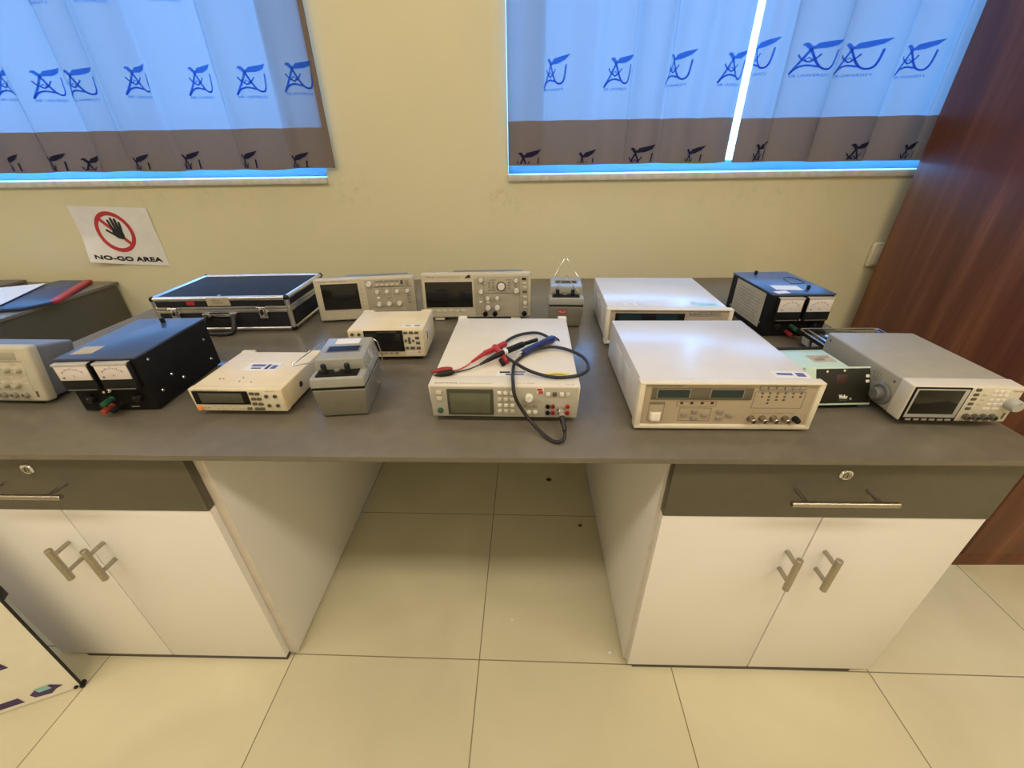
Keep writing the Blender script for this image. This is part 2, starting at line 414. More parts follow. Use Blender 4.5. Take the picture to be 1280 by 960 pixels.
def curtain(name, label, F, A, logos, hems, zhem, zbot, y0, border=None, seed=0, x_lo=None, x_hi=None, lean=0., strong=()):
    x_lo = F[0] if x_lo is None else x_lo; x_hi = F[-1] if x_hi is None else x_hi
    def ph(x):
        for i in range(len(F)-1):
            if x <= F[i+1] or i == len(F)-2:
                return 2*math.pi*(i+(x-F[i])/(F[i+1]-F[i])), F[i+1]-F[i], i
    def surf(x, z):
        p, lam, i = ph(x); a = A[i % len(A)]
        k = .55+.45*min(1, max(0, (z-1.2)/.9))
        nzv = noise.noise(Vector((x*3.1+seed, z*1.3, seed)))
        fine = .0025*noise.noise(Vector((x*26, z*2.2, seed+5)))*(1.6 if z < 1.36 else 1)
        edge = min(1, (x-x_lo)/.03, (x_hi-x)/.03); edge = max(0, edge)
        b = (.23 if i in strong else .10)*lam*a*k
        return Vector((x-edge*b*math.sin(p+.35*nzv)+lean*(z-1.2), y0+.024*a*k*math.cos(p+.5*nzv)+.004*nzv+fine, z))
    def inv(X, z):     # place along the cloth whose fold carries it to X
        best = min(((abs(surf(X+d*.002, z).x-X), abs(d)) + (X+d*.002,) for d in range(-50, 51)))
        return best[2]
    def nrm(x, z):
        dx = surf(x+.001, z)-surf(x-.001, z); dz = surf(x, z+.001)-surf(x, z-.001)
        n = dx.cross(dz).normalized(); return n if n.y < 0 else -n
    root = thing(name, label, 'curtain', ((x_lo+x_hi)/2, y0, zbot), group='printed window curtains')
    off = Vector(root.location)
    def sheet(xa, xb, za, zb, nx, nz, m, wav=0):
        vs = []; fs = []
        for j in range(nz+1):
            for i in range(nx+1):
                x = xa+(xb-xa)*i/nx; z = za+(zb-za)*j/nz
                zz = z+(wav*.006*noise.noise(Vector((x*7, seed, 3)))*(1-j/nz) if wav else 0)
                vs.append(surf(x, zz)-off)
        for j in range(nz):
            for i in range(nx):
                a = j*(nx+1)+i; fs.append((a, a+1, a+nx+2, a+nx+1))
        return vs, fs, m
    def printed(mb, lst, zc, m):
        for cx, z0 in lst:
            cx = inv(cx, z0+.05)
            vs, fs = emblem_faces(cx, z0, zc)
            vv = []
            for x, z in vs:
                x = min(max(x, x_lo+.002), x_hi-.002); vv.append(surf(x, z)+nrm(x, z)*.0024-off)
            mb.raw(vv, fs, m)
    nx = int((x_hi-x_lo)/.004)
    xb = x_hi-border if border else x_hi
    mb = MB(); mb.raw(*sheet(x_lo, xb, zhem, 2.36, nx, 90, M['cloth'])); printed(mb, logos, None, M['embl']); mb.build('fabric', root, 60)
    mb = MB(); mb.raw(*sheet(x_lo, x_hi, zbot, zhem, nx, 14, M['hem'], 1)); printed(mb, hems, zbot+.006, M['embh']); tag(mb.build('hem_band', root, 60), 'taupe hem band with dark emblems')
    if border:
        mb = MB(); mb.raw(*sheet(xb, x_hi, zhem, 2.36, 8, 60, M['hem'])); tag(mb.build('side_border', root, 60), 'taupe side border')
    return root

lx = [-1.876, -1.705, -1.587, -1.378, -1.152, -.963, -.789]
up = lambda xs, d=0: [(x+d, z) for x in xs for z in (1.692, 1.955, 2.2)]
curtain('curtain', 'white curtain with taupe right border over the left window above the warning sign',
        [-2.98, -2.8, -2.6, -2.42, -2.2, -2.03, -1.87, -1.66, -1.545, -1.36, -1.10, -.90, -.737], [1., .8, 1.1, 1., 1.15, .75, .9, .7],
        [(x, 1.428+.004*math.sin(i*2)) for i, x in enumerate([-2.7, -2.5, -2.28, -2.06]+lx)]+up([-2.7, -2.4, -2.1, -1.88, -1.66, -1.45, -1.2, -1.0], .03),
        [(x, 1.157+.005*math.sin(i*1.7)) for i, x in enumerate([-2.8, -2.6, -2.4, -2.2, -2.015, -1.837, -1.685, -1.494, -1.294, -1.069, -.873])],
        1.333, 1.197, 1.777, border=.026, seed=1.3, strong=(5, 6, 7))
curtain('curtain', 'white curtain left of the bright gap in the right window',
        [-.06, .075, .25, .38, .51, .64, .762], [.75, .55, .5, 1.0, .7, .6],
        [(.106, 1.43), (.333, 1.428), (.53, 1.436), (.725, 1.434)]+up([.1, .3, .52], .02),
        [(.015, 1.150), (.233, 1.147), (.435, 1.160), (.633, 1.153)], 1.342, 1.198, 1.781, seed=4.1)
curtain('curtain', 'white curtain between the bright gap and the brown wardrobe',
        [.785, .90, 1.075, 1.275, 1.45, 1.62], [.7, 1.1, 1.15, 1.1, .9],
        [(.80, 1.462), (.985, 1.454), (1.118, 1.452), (1.315, 1.446)]+up([.88, 1.08, 1.3], .02),
        [(.885, 1.165), (1.24, 1.162), (1.42, 1.157)], 1.338, 1.197, 1.778, seed=8.7, strong=(1, 2))

# ------------------------------------------------------------------ bench
wt = MB().box((-1.383, .5882, .7425), (.9614, 1.806, BT), M['worktop'], .0012)
tag(wt.build('worktop'), 'long grey-brown laminate worktop carrying the test instruments', 'worktop')

def bar(mb, a, b, r, posts, m):
    mb.cyl(a, b, r, m, seg=14, ch=.001)
    for p, q in posts: mb.cyl(p, q, r*.72, m, seg=10)
def cabinet(label, x0, x1, dl, dr, gap, kick):
    t = thing('base_cabinet', label, 'cabinet', ((x0+x1)/2, .612, 0), group='base cabinets under the worktop')
    ox, oy = (x0+x1)/2, .612
    f = lambda x, y, z: (x-ox, y-oy, z)
    B = MB()
    B.box(f(x0, .626, .008), f(x0+.026, 1.79, .7423), M['white_lam'], .0008)
    B.box(f(x1-.026, .626, .008), f(x1, 1.79, .7423), M['white_lam'], .0008)
    B.box(f(x0+.018, .640, .04), f(x1-.018, 1.79, .058), M['white_lam'])
    B.box(f(x0+.018, 1.775, .058), f(x1-.018, 1.79, .74), M['white_lam'])
    B.box(f(x0+.018, .640, .59), f(x1-.018, 1.775, .60), M['white_lam'])
    for xx in (x0, x1-.026): B.box(f(xx, .6257, .008), f(xx+.026, .6262, .7423), M['edge_lam'])
    B.build('carcass', t)
    tag(MB().box(f(kick[0], .6095, 0), f(kick[1], .640, .0155), M['dark_kick']).build('toe_kick', t), 'dark toe kick')
    # drawer
    d = MB().box(f(dl, .6055, .590), f(dr, .6255, .7405), M['grey_lam'], .0012).build('drawer', t)
    tag(d, 'dark grey drawer front')
    cx = gap-.012
    h = MB(); bar(h, f(cx-.098, .567, .666), f(cx+.098, .567, .666), .0055, [(f(cx-.068, .567, .666), f(cx-.068, .606, .666)), (f(cx+.068, .567, .666), f(cx+.068, .606, .666))], M['steel'])
    tag(h.build('handle', d), 'steel bar handle')
    k = MB(); lo = f(gap, .606, .7055)
    k.lathe([(.0125, 0), (.0125, .002), (.011, .004), (.0085, .0042), (.0085, .0025), (.0001, .0025)], lo, (0, -1, 0), M['chrome'], 20)
    k.cyl((lo[0], lo[1]-.0024, lo[2]), (lo[0], lo[1]-.005, lo[2]), .0062, M['steel'], seg=16)
    k.box((lo[0]-.0006, lo[1]-.0056, lo[2]-.004), (lo[0]+.0006, lo[1]-.0048, lo[2]+.004), M['black'])
    tag(k.build('lock', d), 'round chrome key lock')
    for (a, b, hx) in ((dl, gap-.0015, gap-.040), (gap+.0015, dr, gap+.040)):
        dd = MB().box(f(a, .6075, .016), f(b, .6255, .5885), M['white_lam'], .0012).build('door', t)
        h = MB(); bar(h, f(hx, .570, .408), f(hx, .570, .506), .0068, [(f(hx, .570, .430), f(hx, .608, .430)), (f(hx, .570, .486), f(hx, .608, .486))], M['steel'])
        tag(h.build('handle', dd), 'steel T-bar handle')
    return t
cabinet('white double-door cabinet with dark drawer, left of the knee space', -1.345, -.645, -1.319, -.6665, -.9929, (-1.25, -.668))
cabinet('white double-door cabinet with dark drawer, beside the brown wardrobe', .2786, .938, .2858, .9313, .6087, (.30, .885))

sb = thing('side_bench', 'dark grey side bench at the left wall end, carrying folders', 'bench', (-2.5, .59, 0))
MB().box((-.8, 0, .7425), (.650, 1.217, BT), M['worktop'], .0012).build('bench_top', sb)
MB().box((.625, .02, .0), (.643, 1.21, .742), M['grey_lam']).build('side_panel', sb)
MB().box((-.8, .03, .0), (.624, .05, .742), M['grey_lam']).build('front_panel', sb)

# ------------------------------------------------------------------ wardrobe
wd = thing('wardrobe', 'tall brown wood-grain wardrobe at the right end of the bench', 'wardrobe', (1.459, .945, 0), rz=.85)
MB().box((0, .022, .06), (.95, .800, 2.15), M['wood'], .0015).build('carcass', wd)
for a, b, hx in ((.002, .4735, .44), (.4765, .948, .51)):
    d = MB().box((a, 0, .062), (b, .0215, 2.14), M['wood'], .0015).build('door', wd)
    MB().cyl((hx, -.03, .95), (hx, -.03, 1.15), .006, M['steel']).cyl((hx, -.03, .97), (hx, 0, .97), .004, M['steel']).cyl((hx, -.03, 1.13), (hx, 0, 1.13), .004, M['steel']).build('handle', d)
MB().box((.0, .004, 0), (.95, .79, .06), M['wood'], .001).build('plinth', wd)

# ------------------------------------------------------------------ wall things
so = thing('wall_socket', 'small cream wall socket box half hidden by the wardrobe edge', 'socket', (1.495, YW-.001, .80))
MB().box((-.048, -.022, 0), (.048, 0, .098), M['sockcol'], .008, 3).build('socket_box', so)
MB().box((-.035, -.0245, .012), (.035, -.0215, .086), M['offwhite'], .002).build('face_plate', so)

def sign():
    mb = MB(); W, Hh = .335, .238; x0, z0 = -1.912, .824
    def pt(u, v, off=0.):   # slight curl at lower left
        c = max(0, .42-u)*max(0, .45-v)*1.2*.16
        b = .0025+.0015*math.sin(v*6+u*3)
        return Vector((x0+u*W+.008*(1-v)*(1-u)*0+c*.5, YW-b-c-off, z0+v*Hh+(.012*(1-u))*1+c*.4))
    n = 16; vs = []; fs = []
    for j in range(n+1):
        for i in range(n+1): vs.append(pt(i/n, j/n))
    for j in range(n):
        for i in range(n):
            a = j*(n+1)+i; fs.append((a, a+1, a+n+2, a+n+1))
    mb.raw(vs, fs, M['paper'])
    o = .0006; cx, cz = .466, .575; rx, rz = .243, .350; w = .80
    N = 48
    def ell(k, s): t = 2*math.pi*k/N; return (cx+rx*s*math.cos(t), cz+rz*s*math.sin(t))
    for k in range(N):
        mb.poly([pt(*ell(k, 1), o), pt(*ell(k+1, 1), o), pt(*ell(k+1, w), o), pt(*ell(k, w), o)], M['signred'])
    # slash
    a = math.atan2(-.43, .30); sl = [(.30, .79), (.335, .83), (.635, .385), (.60, .345)]
    for k in range(6):
        def L(p, q, t): return (p[0]+(q[0]-p[0])*t, p[1]+(q[1]-p[1])*t)
        t0, t1 = k/6, (k+1)/6
        mb.poly([pt(*L(sl[0], sl[3], t0), o), pt(*L(sl[1], sl[2], t0), o), pt(*L(sl[1], sl[2], t1), o), pt(*L(sl[0], sl[3], t1), o)], M['signred'])
    # hand
    o2 = .0011
    palm = [(.425, .53), (.47, .47), (.52, .45), (.56, .47), (.57, .52), (.565, .62), (.44, .645)]
    mb.poly([pt(u, v, o2) for u, v in palm], M['signblk'])
    for (u0, v0, u1, v1, ww) in ((.455, .61, .435, .765, .034), (.492, .61, .483, .80, .035), (.527, .61, .528, .785, .035), (.555, .60, .570, .735, .032), (.455, .52, .368, .60, .034)):
        q = strip([(u0, v0), (u1, v1)], ww)[0]; mb.poly([pt(u, v, o2) for u, v in q], M['signblk'])
        mb.poly([pt(u1+ww*.5*math.cos(t*math.pi/5), v1+ww*.7*math.sin(t*math.pi/5), o2) for t in range(10)], M['signblk'])
    tv, tf = text_geo('NO-GO AREA')
    for dx, dz in ((-.005, 0), (-.0025, .006), (0, 0), (0, -.006), (.0025, .006), (.005, 0), (-.004, -.006), (.004, -.006)): mb.raw([pt(.082+dx+a_*.845, .070+dz+b_*.074, o2) for a_, b_ in tv], tf, M['signblk'])
    tag(mb.build('warning_sign', sharp=60), 'white NO-GO AREA paper sign with a red prohibition ring on the wall', 'sign')
sign()

# ------------------------------------------------------------------ instrument helpers
class Inst:
    def __init__(s, name, label, cat, loc, rz, w, h, zf, lean=0, group=None, yf=0.):
        s.t = thing(name, label, cat, (loc[0], loc[1], BT), rz, lean, group); s.w, s.h, s.zf, s.yf = w, h, zf, yf
    def X(s, f): return (f-.5)*s.w
    def Z(s, f): return s.zf+f*s.h
    def rect(s, name, c, m, d=.0015, bev=.0006, parent=None, skip=0.):
        # c = fx0, fz0, fx1, fz1 on the front plane
        return MB().box((s.X(c[0]), s.yf-d, s.Z(c[1])), (s.X(c[2]), s.yf-skip, s.Z(c[3])), m, bev).build(name, parent or s.t)
    def btn(s, fx, fz, wx, hz, m, d=.003, name='button', parent=None, bev=.0008):
        x, z = s.X(fx), s.Z(fz)
        return MB().box((x-wx/2, s.yf-d, z-hz/2), (x+wx/2, s.yf+.0005, z+hz/2), m, bev).build(name, parent or s.t)
    def knob(s, fx, fz, r, m, d=.012, name='knob', m2=None, cap=.82):
        x, z = s.X(fx), s.Z(fz); mb = MB()
        if m2: mb.lathe([(r*1.35, -.0005), (r*1.35, .0012), (r*1.2, .002), (r*.9, .002)], (x, s.yf, z), (0, -1, 0), m2, 20)
        mb.lathe([(r, 0), (r*.97, d*.8), (r*cap, d), (r*.3, d)], (x, s.yf, z), (0, -1, 0), m, 18)
        mb.box((x-.0004, s.yf-d-.0004, z+r*.3), (x+.0004, s.yf-d+.0002, z+r*.75), M['inkgrey'])
        return mb.build(name, s.t)
    def jack(s, fx, fz, r, m, name='jack', d=.003):
        x, z = s.X(fx), s.Z(fz)
        return MB().lathe([(r, -.0005), (r, d), (r*.8, d+.0005), (r*.5, d+.0005), (r*.45, .0005), (.0001, .0005)], (x, s.yf, z), (0, -1, 0), m, 16).build(name, s.t)
    def bnc(s, fx, fz, r=.0055, d=.013, name='bnc_socket', m=None):
        x, z = s.X(fx), s.Z(fz); m = m or M['chrome']
        mb = MB().lathe([(r*1.35, -.0005), (r*1.35, .002), (r, .002), (r, d-.001), (r*.85, d), (r*.62, d), (r*.62, d-.006), (r*.2, d-.006)], (x, s.yf, z), (0, -1, 0), m, 16)
        mb.cyl((x-r*1.3, s.yf-d*.55, z), (x+r*1.3, s.yf-d*.55, z), .0011, m, seg=8)
        return mb.build(name, s.t)
    def text(s, mb, st, fx, fz, wx, hz, m, off=.0004):
        mb.text(st, (s.X(fx), s.yf-off, s.Z(fz)), (wx, 0, 0), (0, 0, hz), m)
def top_text(mb, st, x, y, z, w, h, m): mb.text(st, (x, y, z), (w, 0, 0), (0, h, 0), m)
def sticker(parent, x0, y0, x1, y1, z, m, rot=0, marks=(), label=None, name='sticker'):
    mb = MB(); cx, cy = (x0+x1)/2, (y0+y1)/2; c, s_ = math.cos(R(rot)), math.sin(R(rot))
    P = lambda x, y, zz: (cx+(x-cx)*c-(y-cy)*s_, cy+(x-cx)*s_+(y-cy)*c, zz)
    mb.hexa([P(x0, y0, z-.0002), P(x1, y0, z-.0002), P(x1, y1, z-.0002), P(x0, y1, z-.0002), P(x0, y0, z+.0004), P(x1, y0, z+.0004), P(x1, y1, z+.0004), P(x0, y1, z+.0004)], m)
    for (a, b, c2, d, mm) in marks:
        xa, xb, ya, yb = x0+(x1-x0)*a, x0+(x1-x0)*c2, y0+(y1-y0)*b, y0+(y1-y0)*d
        mb.poly([P(xa, ya, z+.0007), P(xb, ya, z+.0007), P(xb, yb, z+.0007), P(xa, yb, z+.0007)], mm)
    o = mb.build(name, parent)
    return tag(o, label) if label else o
def feet(t, pts, r=.008, h=.012, m=None):
    for x, y in pts: MB().cyl((x, y, 0), (x, y, h+.001), r, m or M['rubber'], seg=14, ch=.001).build('foot', t)

# ------------------------------------------------------------------ RCL meter with screen (centre)
def rcl():
    w, d, h, zf = .3034, .3965, .075, .012
    I = Inst('component_meter', 'off-white bench meter with grey-green screen, carrying the black test lead', 'bench meter', (-.040, .6999), -1.1, w, h, zf, yf=.0008)
    t = I.t
    B = MB().box((-w/2+.002, .03, zf), (w/2-.002, d-.012, zf+h-.0012), M['offwhite'], .003)
    for s in (-1, 1): B.box((s*(w/2-.013)-.012, d-.022, zf), (s*(w/2-.013)+.012, d, zf+h+.002), M['offwhite'], .003)
    B.build('case', t)
    bz = MB().hexa([(-w/2+.004, .004, zf), (w/2-.004, .004, zf), (w/2-.002, .045, zf), (-w/2+.002, .045, zf), (-w/2, .002, zf+h), (w/2, .002, zf+h), (w/2, .045, zf+h), (-w/2, .045, zf+h)], M['offwhite'], .0025)
    top_text(bz, 'FLUKE PM6306', -w/2+.012, .009, zf+h+.0004, .046, .0042, M['ink'])
    top_text(bz, 'PROGRAMMABLE AUTOMATIC RCL METER', -w/2+.062, .009, zf+h+.0004, .066, .003, M['inkgrey'])
    top_text(bz, '50Hz - 1MHz', w/2-.030, .009, zf+h+.0004, .018, .003, M['inkgrey'])
    top_text(bz, 'LO  HI  SENSE', w/2-.125, .011, zf+h+.0004, .035, .0028, M['inkgrey'])
    bz.build('front_bezel', t)
    fp = MB().box((-w/2+.004, .0008, zf+.003), (w/2-.004, .006, zf+h-.003), M['offface'], .0005)
    for i, (a, b) in enumerate(((.46, .9), (.46, .70), (.46, .51), (.46, .33))): I.text(fp, 'Cp Lp Rp  AUTO', a, b, .028, .0022, M['inkgrey'], .0011)
    I.text(fp, 'TRIGGER  RANGE  BIAS', .61, .52, .04, .0024, M['inkgrey'], .0011)
    fp.build('front_panel', t)
    s = I.rect('screen', (.124, .112, .43, .905), M['lcdf'], .0035)
    MB().box((I.X(.142), -.0034, I.Z(.175)), (I.X(.41), -.002, I.Z(.80)), M['lcd'], .0003).build('display', s)
    for fx, fz in ((.07, .80), (.069, .615)): I.btn(fx, fz, .011, .0085, M['btn'], .0035)
    I.knob(.069, .229, .0058, M['dkgreen'], .004, 'power_button')
    for r, fz in enumerate((.80, .60, .412, .236)):
        for fx in (.471, .513, .556): I.btn(fx, fz, .0085, .0075, M['btn'] if r in (1, 3) else M['btnw'], .0035, bev=.0015)
    I.knob(.666, .68, .0082, M['btnw'], .010)
    for fx, fz, mm in ((.627, .413, 'btngrey'), (.666, .413, 'btngrey'), (.708, .413, 'btngrey'), (.666, .205, 'btnw'), (.708, .205, 'btnw')): I.btn(fx, fz, .0085, .0075, M[mm], .0035, bev=.0015)
    for fx, mm in ((.791, 'btnw'), (.834, 'btndk'), (.879, 'btnw'), (.92, 'btn')): I.btn(fx, .78, .0085, .0085, M[mm], .0035, bev=.0015)
    lb = MB().box((I.X(.716), -.0002, I.Z(.80)), (I.X(.762), .0010, I.Z(.955)), M['paper'])
    for q in ((.718, .885, .752, .95), (.728, .80, .758, .87)): lb.box((I.X(q[0]), -.0006, I.Z(q[1])), (I.X(q[2]), .0, I.Z(q[3])), M['signred'])
    tag(lb.build('tag_label', t), 'small red and white sticker')
    for fx, fz, mm in ((.791, .394, 'black'), (.791, .195, 'black'), (.825, .394, 'dkred'), (.825, .195, 'dkred'), (.922, .396, 'red'), (.922, .197, 'red')): I.jack(fx, fz, .0046, M[mm])
    I.bnc(.874, .30, .0056, .012)
    feet(t, [(sx*(w/2-.035), y) for sx in (-1, 1) for y in (.04, d-.05)], .010, zf)
    zt = zf+h-.001
    sticker(t, -.018, .046, .045, .067, zt, M['paper'], 2, [(.1, .55, .45, .9, M['ink']), (.3, .1, .9, .4, M['inkblue']), (.55, .6, .95, .9, M['inkgrey'])], 'white asset sticker')
    sticker(t, .086, .046, .133, .062, zt, M['yellow'], 0, [(.15, .3, .85, .45, M['ink']), (.3, .6, .7, .7, M['ink'])], 'yellow label')
rcl()

# ------------------------------------------------------------------ black test lead on the RCL meter
def lead():
    t = thing('test_lead', 'black coaxial test lead with red and black clips coiled on the off-white meter', 'test lead', (0, .75, BT))
    o = Vector((0, .75, BT)); f = lambda p: Vector(p)-o
    z = .8468
    cab = [(.0755, .676, .792), (.0795, .655, .776), (.077, .634, .764), (.062, .630, .7595), (.043, .646, .7605), (.018, .672, .772), (-.006, .684, .802), (-.018, .684, .832), (-.021, .700, .850),
           (-.0225, .742, z), (-.020, .790, z), (-.004, .825, z), (.018, .848, z+.004), (.062, .868, z+.004), (.100, .862, z), (.131, .822, z), (.136, .770, z), (.112, .738, z), (.064, .729, z), (.018, .742, z+.005), (-.020, .778, z+.009),
           (-.047, .835, z+.003), (-.051, .880, z), (-.034, .925, z), (-.004, .955, z), (.032, .958, z+.002), (.056, .930, z+.004), (.062, .908, z+.003)]
    MB().tube([f(p) for p in cab], .0036, M['rubber'], 10, 5).build('cable', t)
    c = MB(); y0 = .6999
    c.lathe([(.0072, 0), (.0078, .002), (.0078, .010), (.0066, .011), (.0066, .020), (.0058, .022), (.0058, .026)], f((.0738, .694, .7895+.0005)), (.06, -1, -.02), M['chrome'], 18)
    tag(c.build('bnc_plug', t), 'chrome BNC plug')
    MB().lathe([(.0056, 0), (.0056, .010), (.0042, .022), (.0038, .028)], f((.0752, .6695, .7895)), (.12, -.85, -.5), M['rubber'], 14).build('strain_relief', t)
    sl = [(-.002, .834, z+.004), (.014, .850, z+.006), (.036, .873, z+.008), (.058, .897, z+.007), (.068, .911, z+.005)]
    b = MB(); b.tube([f(p) for p in sl], lambda q: .0078+.0009*math.sin(q*9)+.0014*q, M['blue'], 12, 5)
    for k in range(7): b.tube([f((.064+.002*k, .908-.002*k, z+.006)), f((.074+.0015*k, .918-.003*k, z+.010)), f((.078+.001*k, .910-.002*k, z+.004))], .0008, M['blue'], 5, 3)
    tag(b.build('blue_sleeve', t), 'blue heat-shrink sleeve')
    wv = MB()
    for k in range(4): wv.tube([f((.009, .846, z+.003+.002*k)), f((-.002-.004*k, .838-.004*k, z+.006)), f((-.012, .842-.007*k, z+.003))], .0010, M['paper'], 6, 4)
    tag(wv.build('bare_wires', t), 'bare white braid')
    # black probe
    pb = MB(); A = f((.031, .896, z+.010)); Bp = f((-.002, .868, z+.011)); Cc = f((-.044, .826, z+.011)); D = f((-.080, .792, z+.006)); E2 = f((-.094, .780, z+.003))
    pb.cyl(A, Bp, .0048, M['black'], ch=.0006); pb.cyl(Bp, Cc, .0072, M['black'], ch=.001); pb.cyl(Cc, D, .0062, M['black'], r2=.0045, ch=.0006); pb.cyl(D, E2, .0042, M['rubber'], r2=.0024)
    pb.cyl(Cc+Vector((.004, .004, 0)), Cc+Vector((-.002, -.002, 0)), .0077, M['paper'])
    tag(pb.build('black_probe', t), 'black probe handle')
    rb = MB()
    p1 = f((-.044, .882, z+.006)); p2 = f((-.060, .862, z+.006)); p3 = f((-.088, .832, z+.005)); p4 = f((-.113, .795, z+.002))
    rb.cyl(p1, p2, .0072, M['red'], ch=.001); rb.cyl(p2, p3, .0062, M['red'], ch=.0008); rb.cyl(p3, p4, .0050, M['red'], r2=.0026)
    q1 = f((-.068, .862, z+.008)); q2 = f((-.048, .826, z+.004)); q3 = f((-.036, .797, z+.001))
    rb.cyl(q1, q2, .0070, M['red'], ch=.001); rb.cyl(q2, q3, .0062, M['red'], ch=.001)
    rb.cyl(f((-.050, .805, z+.001)), f((-.044, .786, z+.001)), .0052, M['black'])
    tag(rb.build('red_probe', t), 'red probe handles')
    lw = MB(); lw.tube([p4, f((-.124, .780, z-.001)), f((-.140, .767, z-.003)), f((-.156, .762, z-.003))], .0015, M['red'], 7, 6)
    tag(lw.build('red_wire', t), 'thin red wire')
    lw = MB(); lw.tube([E2, f((-.112, .770, z-.001)), f((-.135, .760, z-.003)), f((-.152, .752, z-.002))], .0015, M['rubber'], 7, 6)
    lw.build('black_wire', t)
    def clip(name, a, b, m, r):
        a, b = f(a), f(b); d = b-a; L = d.length
        mb = MB().lathe([(r*.35, 0), (r*.8, L*.15), (r, L*.4), (r*.85, L*.7), (r*.35, L*.92), (r*.12, L)], a, d, m, 12)
        mb.build(name, t)
    clip('crocodile_clip', (-.143, .750, z+.001), (-.185, .738, z-.001), M['black'], .0062)
    tag(t.children[-1], 'black crocodile clip boot')
    clip('crocodile_clip', (-.150, .764, z+.002), (-.195, .752, z), M['dkred'], .0066)
    tag(t.children[-1], 'dark red crocodile clip boot')
lead()

# ------------------------------------------------------------------ LCR meters (right, two of one family)
def lcr(label, loc, rz, back=False):
    w, d, h, zf = .3412, .3384, .1043, .006
    I = Inst('lcr_meter', label, 'bench meter', loc, rz, w, h, zf, group='large beige meters right of the centre', yf=.005)
    t = I.t
    B = MB().box((-w/2+.006, .018, zf), (w/2-.006, d, zf+h-.004), M['lcrbody'], .0025)
    for k in range(2): B.box((-w/2+.0045, d*.30+k*.09, zf+.025), (-w/2+.0065, d*.30+.06+k*.09, zf+h-.03), M['lcrbody'], .0008)
    B.build('case', t)
    fr = MB()
    fr.box((-w/2, 0, zf+h*.955), (w/2, .022, zf+h), M['lcrframe'], .003); fr.box((-w/2, 0, zf), (w/2, .022, zf+h*.09), M['lcrframe'], .003)
    fr.box((-w/2, .0004, zf+.002), (-w/2+w*.033, .022, zf+h-.002), M['lcrframe'], .003); fr.box((w/2-w*.033, .0004, zf+.002), (w/2, .022, zf+h-.002), M['lcrframe'], .003)
    fr.build('front_frame', t)
    fp = MB().box((-w/2+w*.03, .005, zf+h*.08), (w/2-w*.03, .017, zf+h*.96), M['lcrface'])
    def line(x0, z0, x1, z1): fp.box((I.X(x0), .0044, I.Z(z0)), (I.X(x1), .0052, I.Z(z1)), M['inkgrey'])
    def frame(x0, z0, x1, z1):
        ex, ez = .0006/w, .0006/h
        line(x0, z0, x1, z0+ez); line(x0, z1-ez, x1, z1); line(x0, z0, x0+ex, z1); line(x1-ex, z0, x1, z1)
    frame(.64, .453, .915, .803); frame(.247, .163, .424, .452); frame(.224, .48, .443, .60); frame(.070, .17, .157, .572)
    I.text(fp, 'LCR METER', .075, .905, .055, .0035, M['inkgrey'], .0007)
    I.text(fp, 'POWER', .088, .530, .016, .003, M['inkgrey'], .0012)
    line(.070, .525, .157, .572)
    I.text(fp, 'LFORCE LSENSE HSENSE HFORCE', .645, .33, .085, .0026, M['inkgrey'], .0007)
    I.text(fp, 'UNKNOWN', .70, .13, .04, .003, M['inkgrey'], .0007)
    fp.build('front_panel', t)
    dots = [(.679, .773), (.72, .773), (.761, .773), (.803, .773), (.846, .773), (.889, .773), (.681, .702), (.72, .702), (.721, .634), (.722, .562), (.765, .634), (.762, .702), (.804, .702), (.805, .634), (.849, .702), (.89, .702)]
    s = I.rect('display_strip', (.073, .636, .626, .876), M['blackm'] if back else M['dispbar'], .002)
    for a, b in ((.106, .279), (.398, .571)):
        MB().box((I.X(a)-.002, .0024, I.Z(.672)), (I.X(b)+.002, .0035, I.Z(.862)), M['btngrey'] if not back else M['blackm']).box((I.X(a), .0018, I.Z(.685)), (I.X(b), .0035, I.Z(.850)), M['disp']).build('digit_window', s)
    for fx in (.674, .718, .763, .807, .846, .885): I.btn(fx, .886, .0125, .0072, M['btngrey'])
    if not back:
        for fx, fz in dots: I.btn(fx, fz, .0036, .0032, M['btndk'], .0012, 'indicator', bev=.0004)
        for fx in (.25, .306, .363, .419): I.btn(fx, .558, .0055, .004, M['maroon'], .0014, 'indicator', bev=.0004)
        for fx, fz in ((.277, .298), (.334, .371), (.335, .232), (.39, .298), (.474, .367), (.476, .225), (.533, .295)): I.btn(fx, fz, .0118, .0072, M['btngrey'], .003)
        sw = I.rect('power_switch', (.080, .185, .146, .355), M['lcrframe'], .002)
        MB().hexa([(I.X(.088), -.003, I.Z(.195)), (I.X(.138), -.003, I.Z(.195)), (I.X(.138), .004, I.Z(.195)), (I.X(.088), .004, I.Z(.195)), (I.X(.088), .001, I.Z(.34)), (I.X(.138), .001, I.Z(.34)), (I.X(.138), .004, I.Z(.34)), (I.X(.088), .004, I.Z(.34))], M['btnw'], .0008).build('rocker', sw)
        for fx in (.658, .721, .783, .848): I.bnc(fx, .228, .0052, .014, m=M['steel'])
        I.knob(.905, .228, .0062, M['black'], .012, 'ground_terminal')
    feet(t, [(sx*(w/2-.03), y) for sx in (-1, 1) for y in (.03, d-.04)], .011, zf)
    zt = zf+h-.0042
    if back:
        sticker(t, -.115, .045, -.080, .068, zt, M['paper'], 0, [(.2, .3, .8, .4, M['inkgrey']), (.3, .55, .7, .62, M['inkgrey'])], 'small white sticker')
        sticker(t, .075, .038, .150, .075, zt, M['cyanlab'], 0, [(.02, .88, .2, 1., M['ink']), (.2, .5, .9, .6, M['teal']), (.2, .25, .8, .32, M['teal'])], 'pale cyan asset sticker')
    else:
        sticker(t, .095, .030, .160, .056, zt, M['paper'], -4, [(.1, .35, .55, .7, M['inkblue']), (.65, .2, .9, .8, M['inkblue'])], 'white asset sticker with blue print')
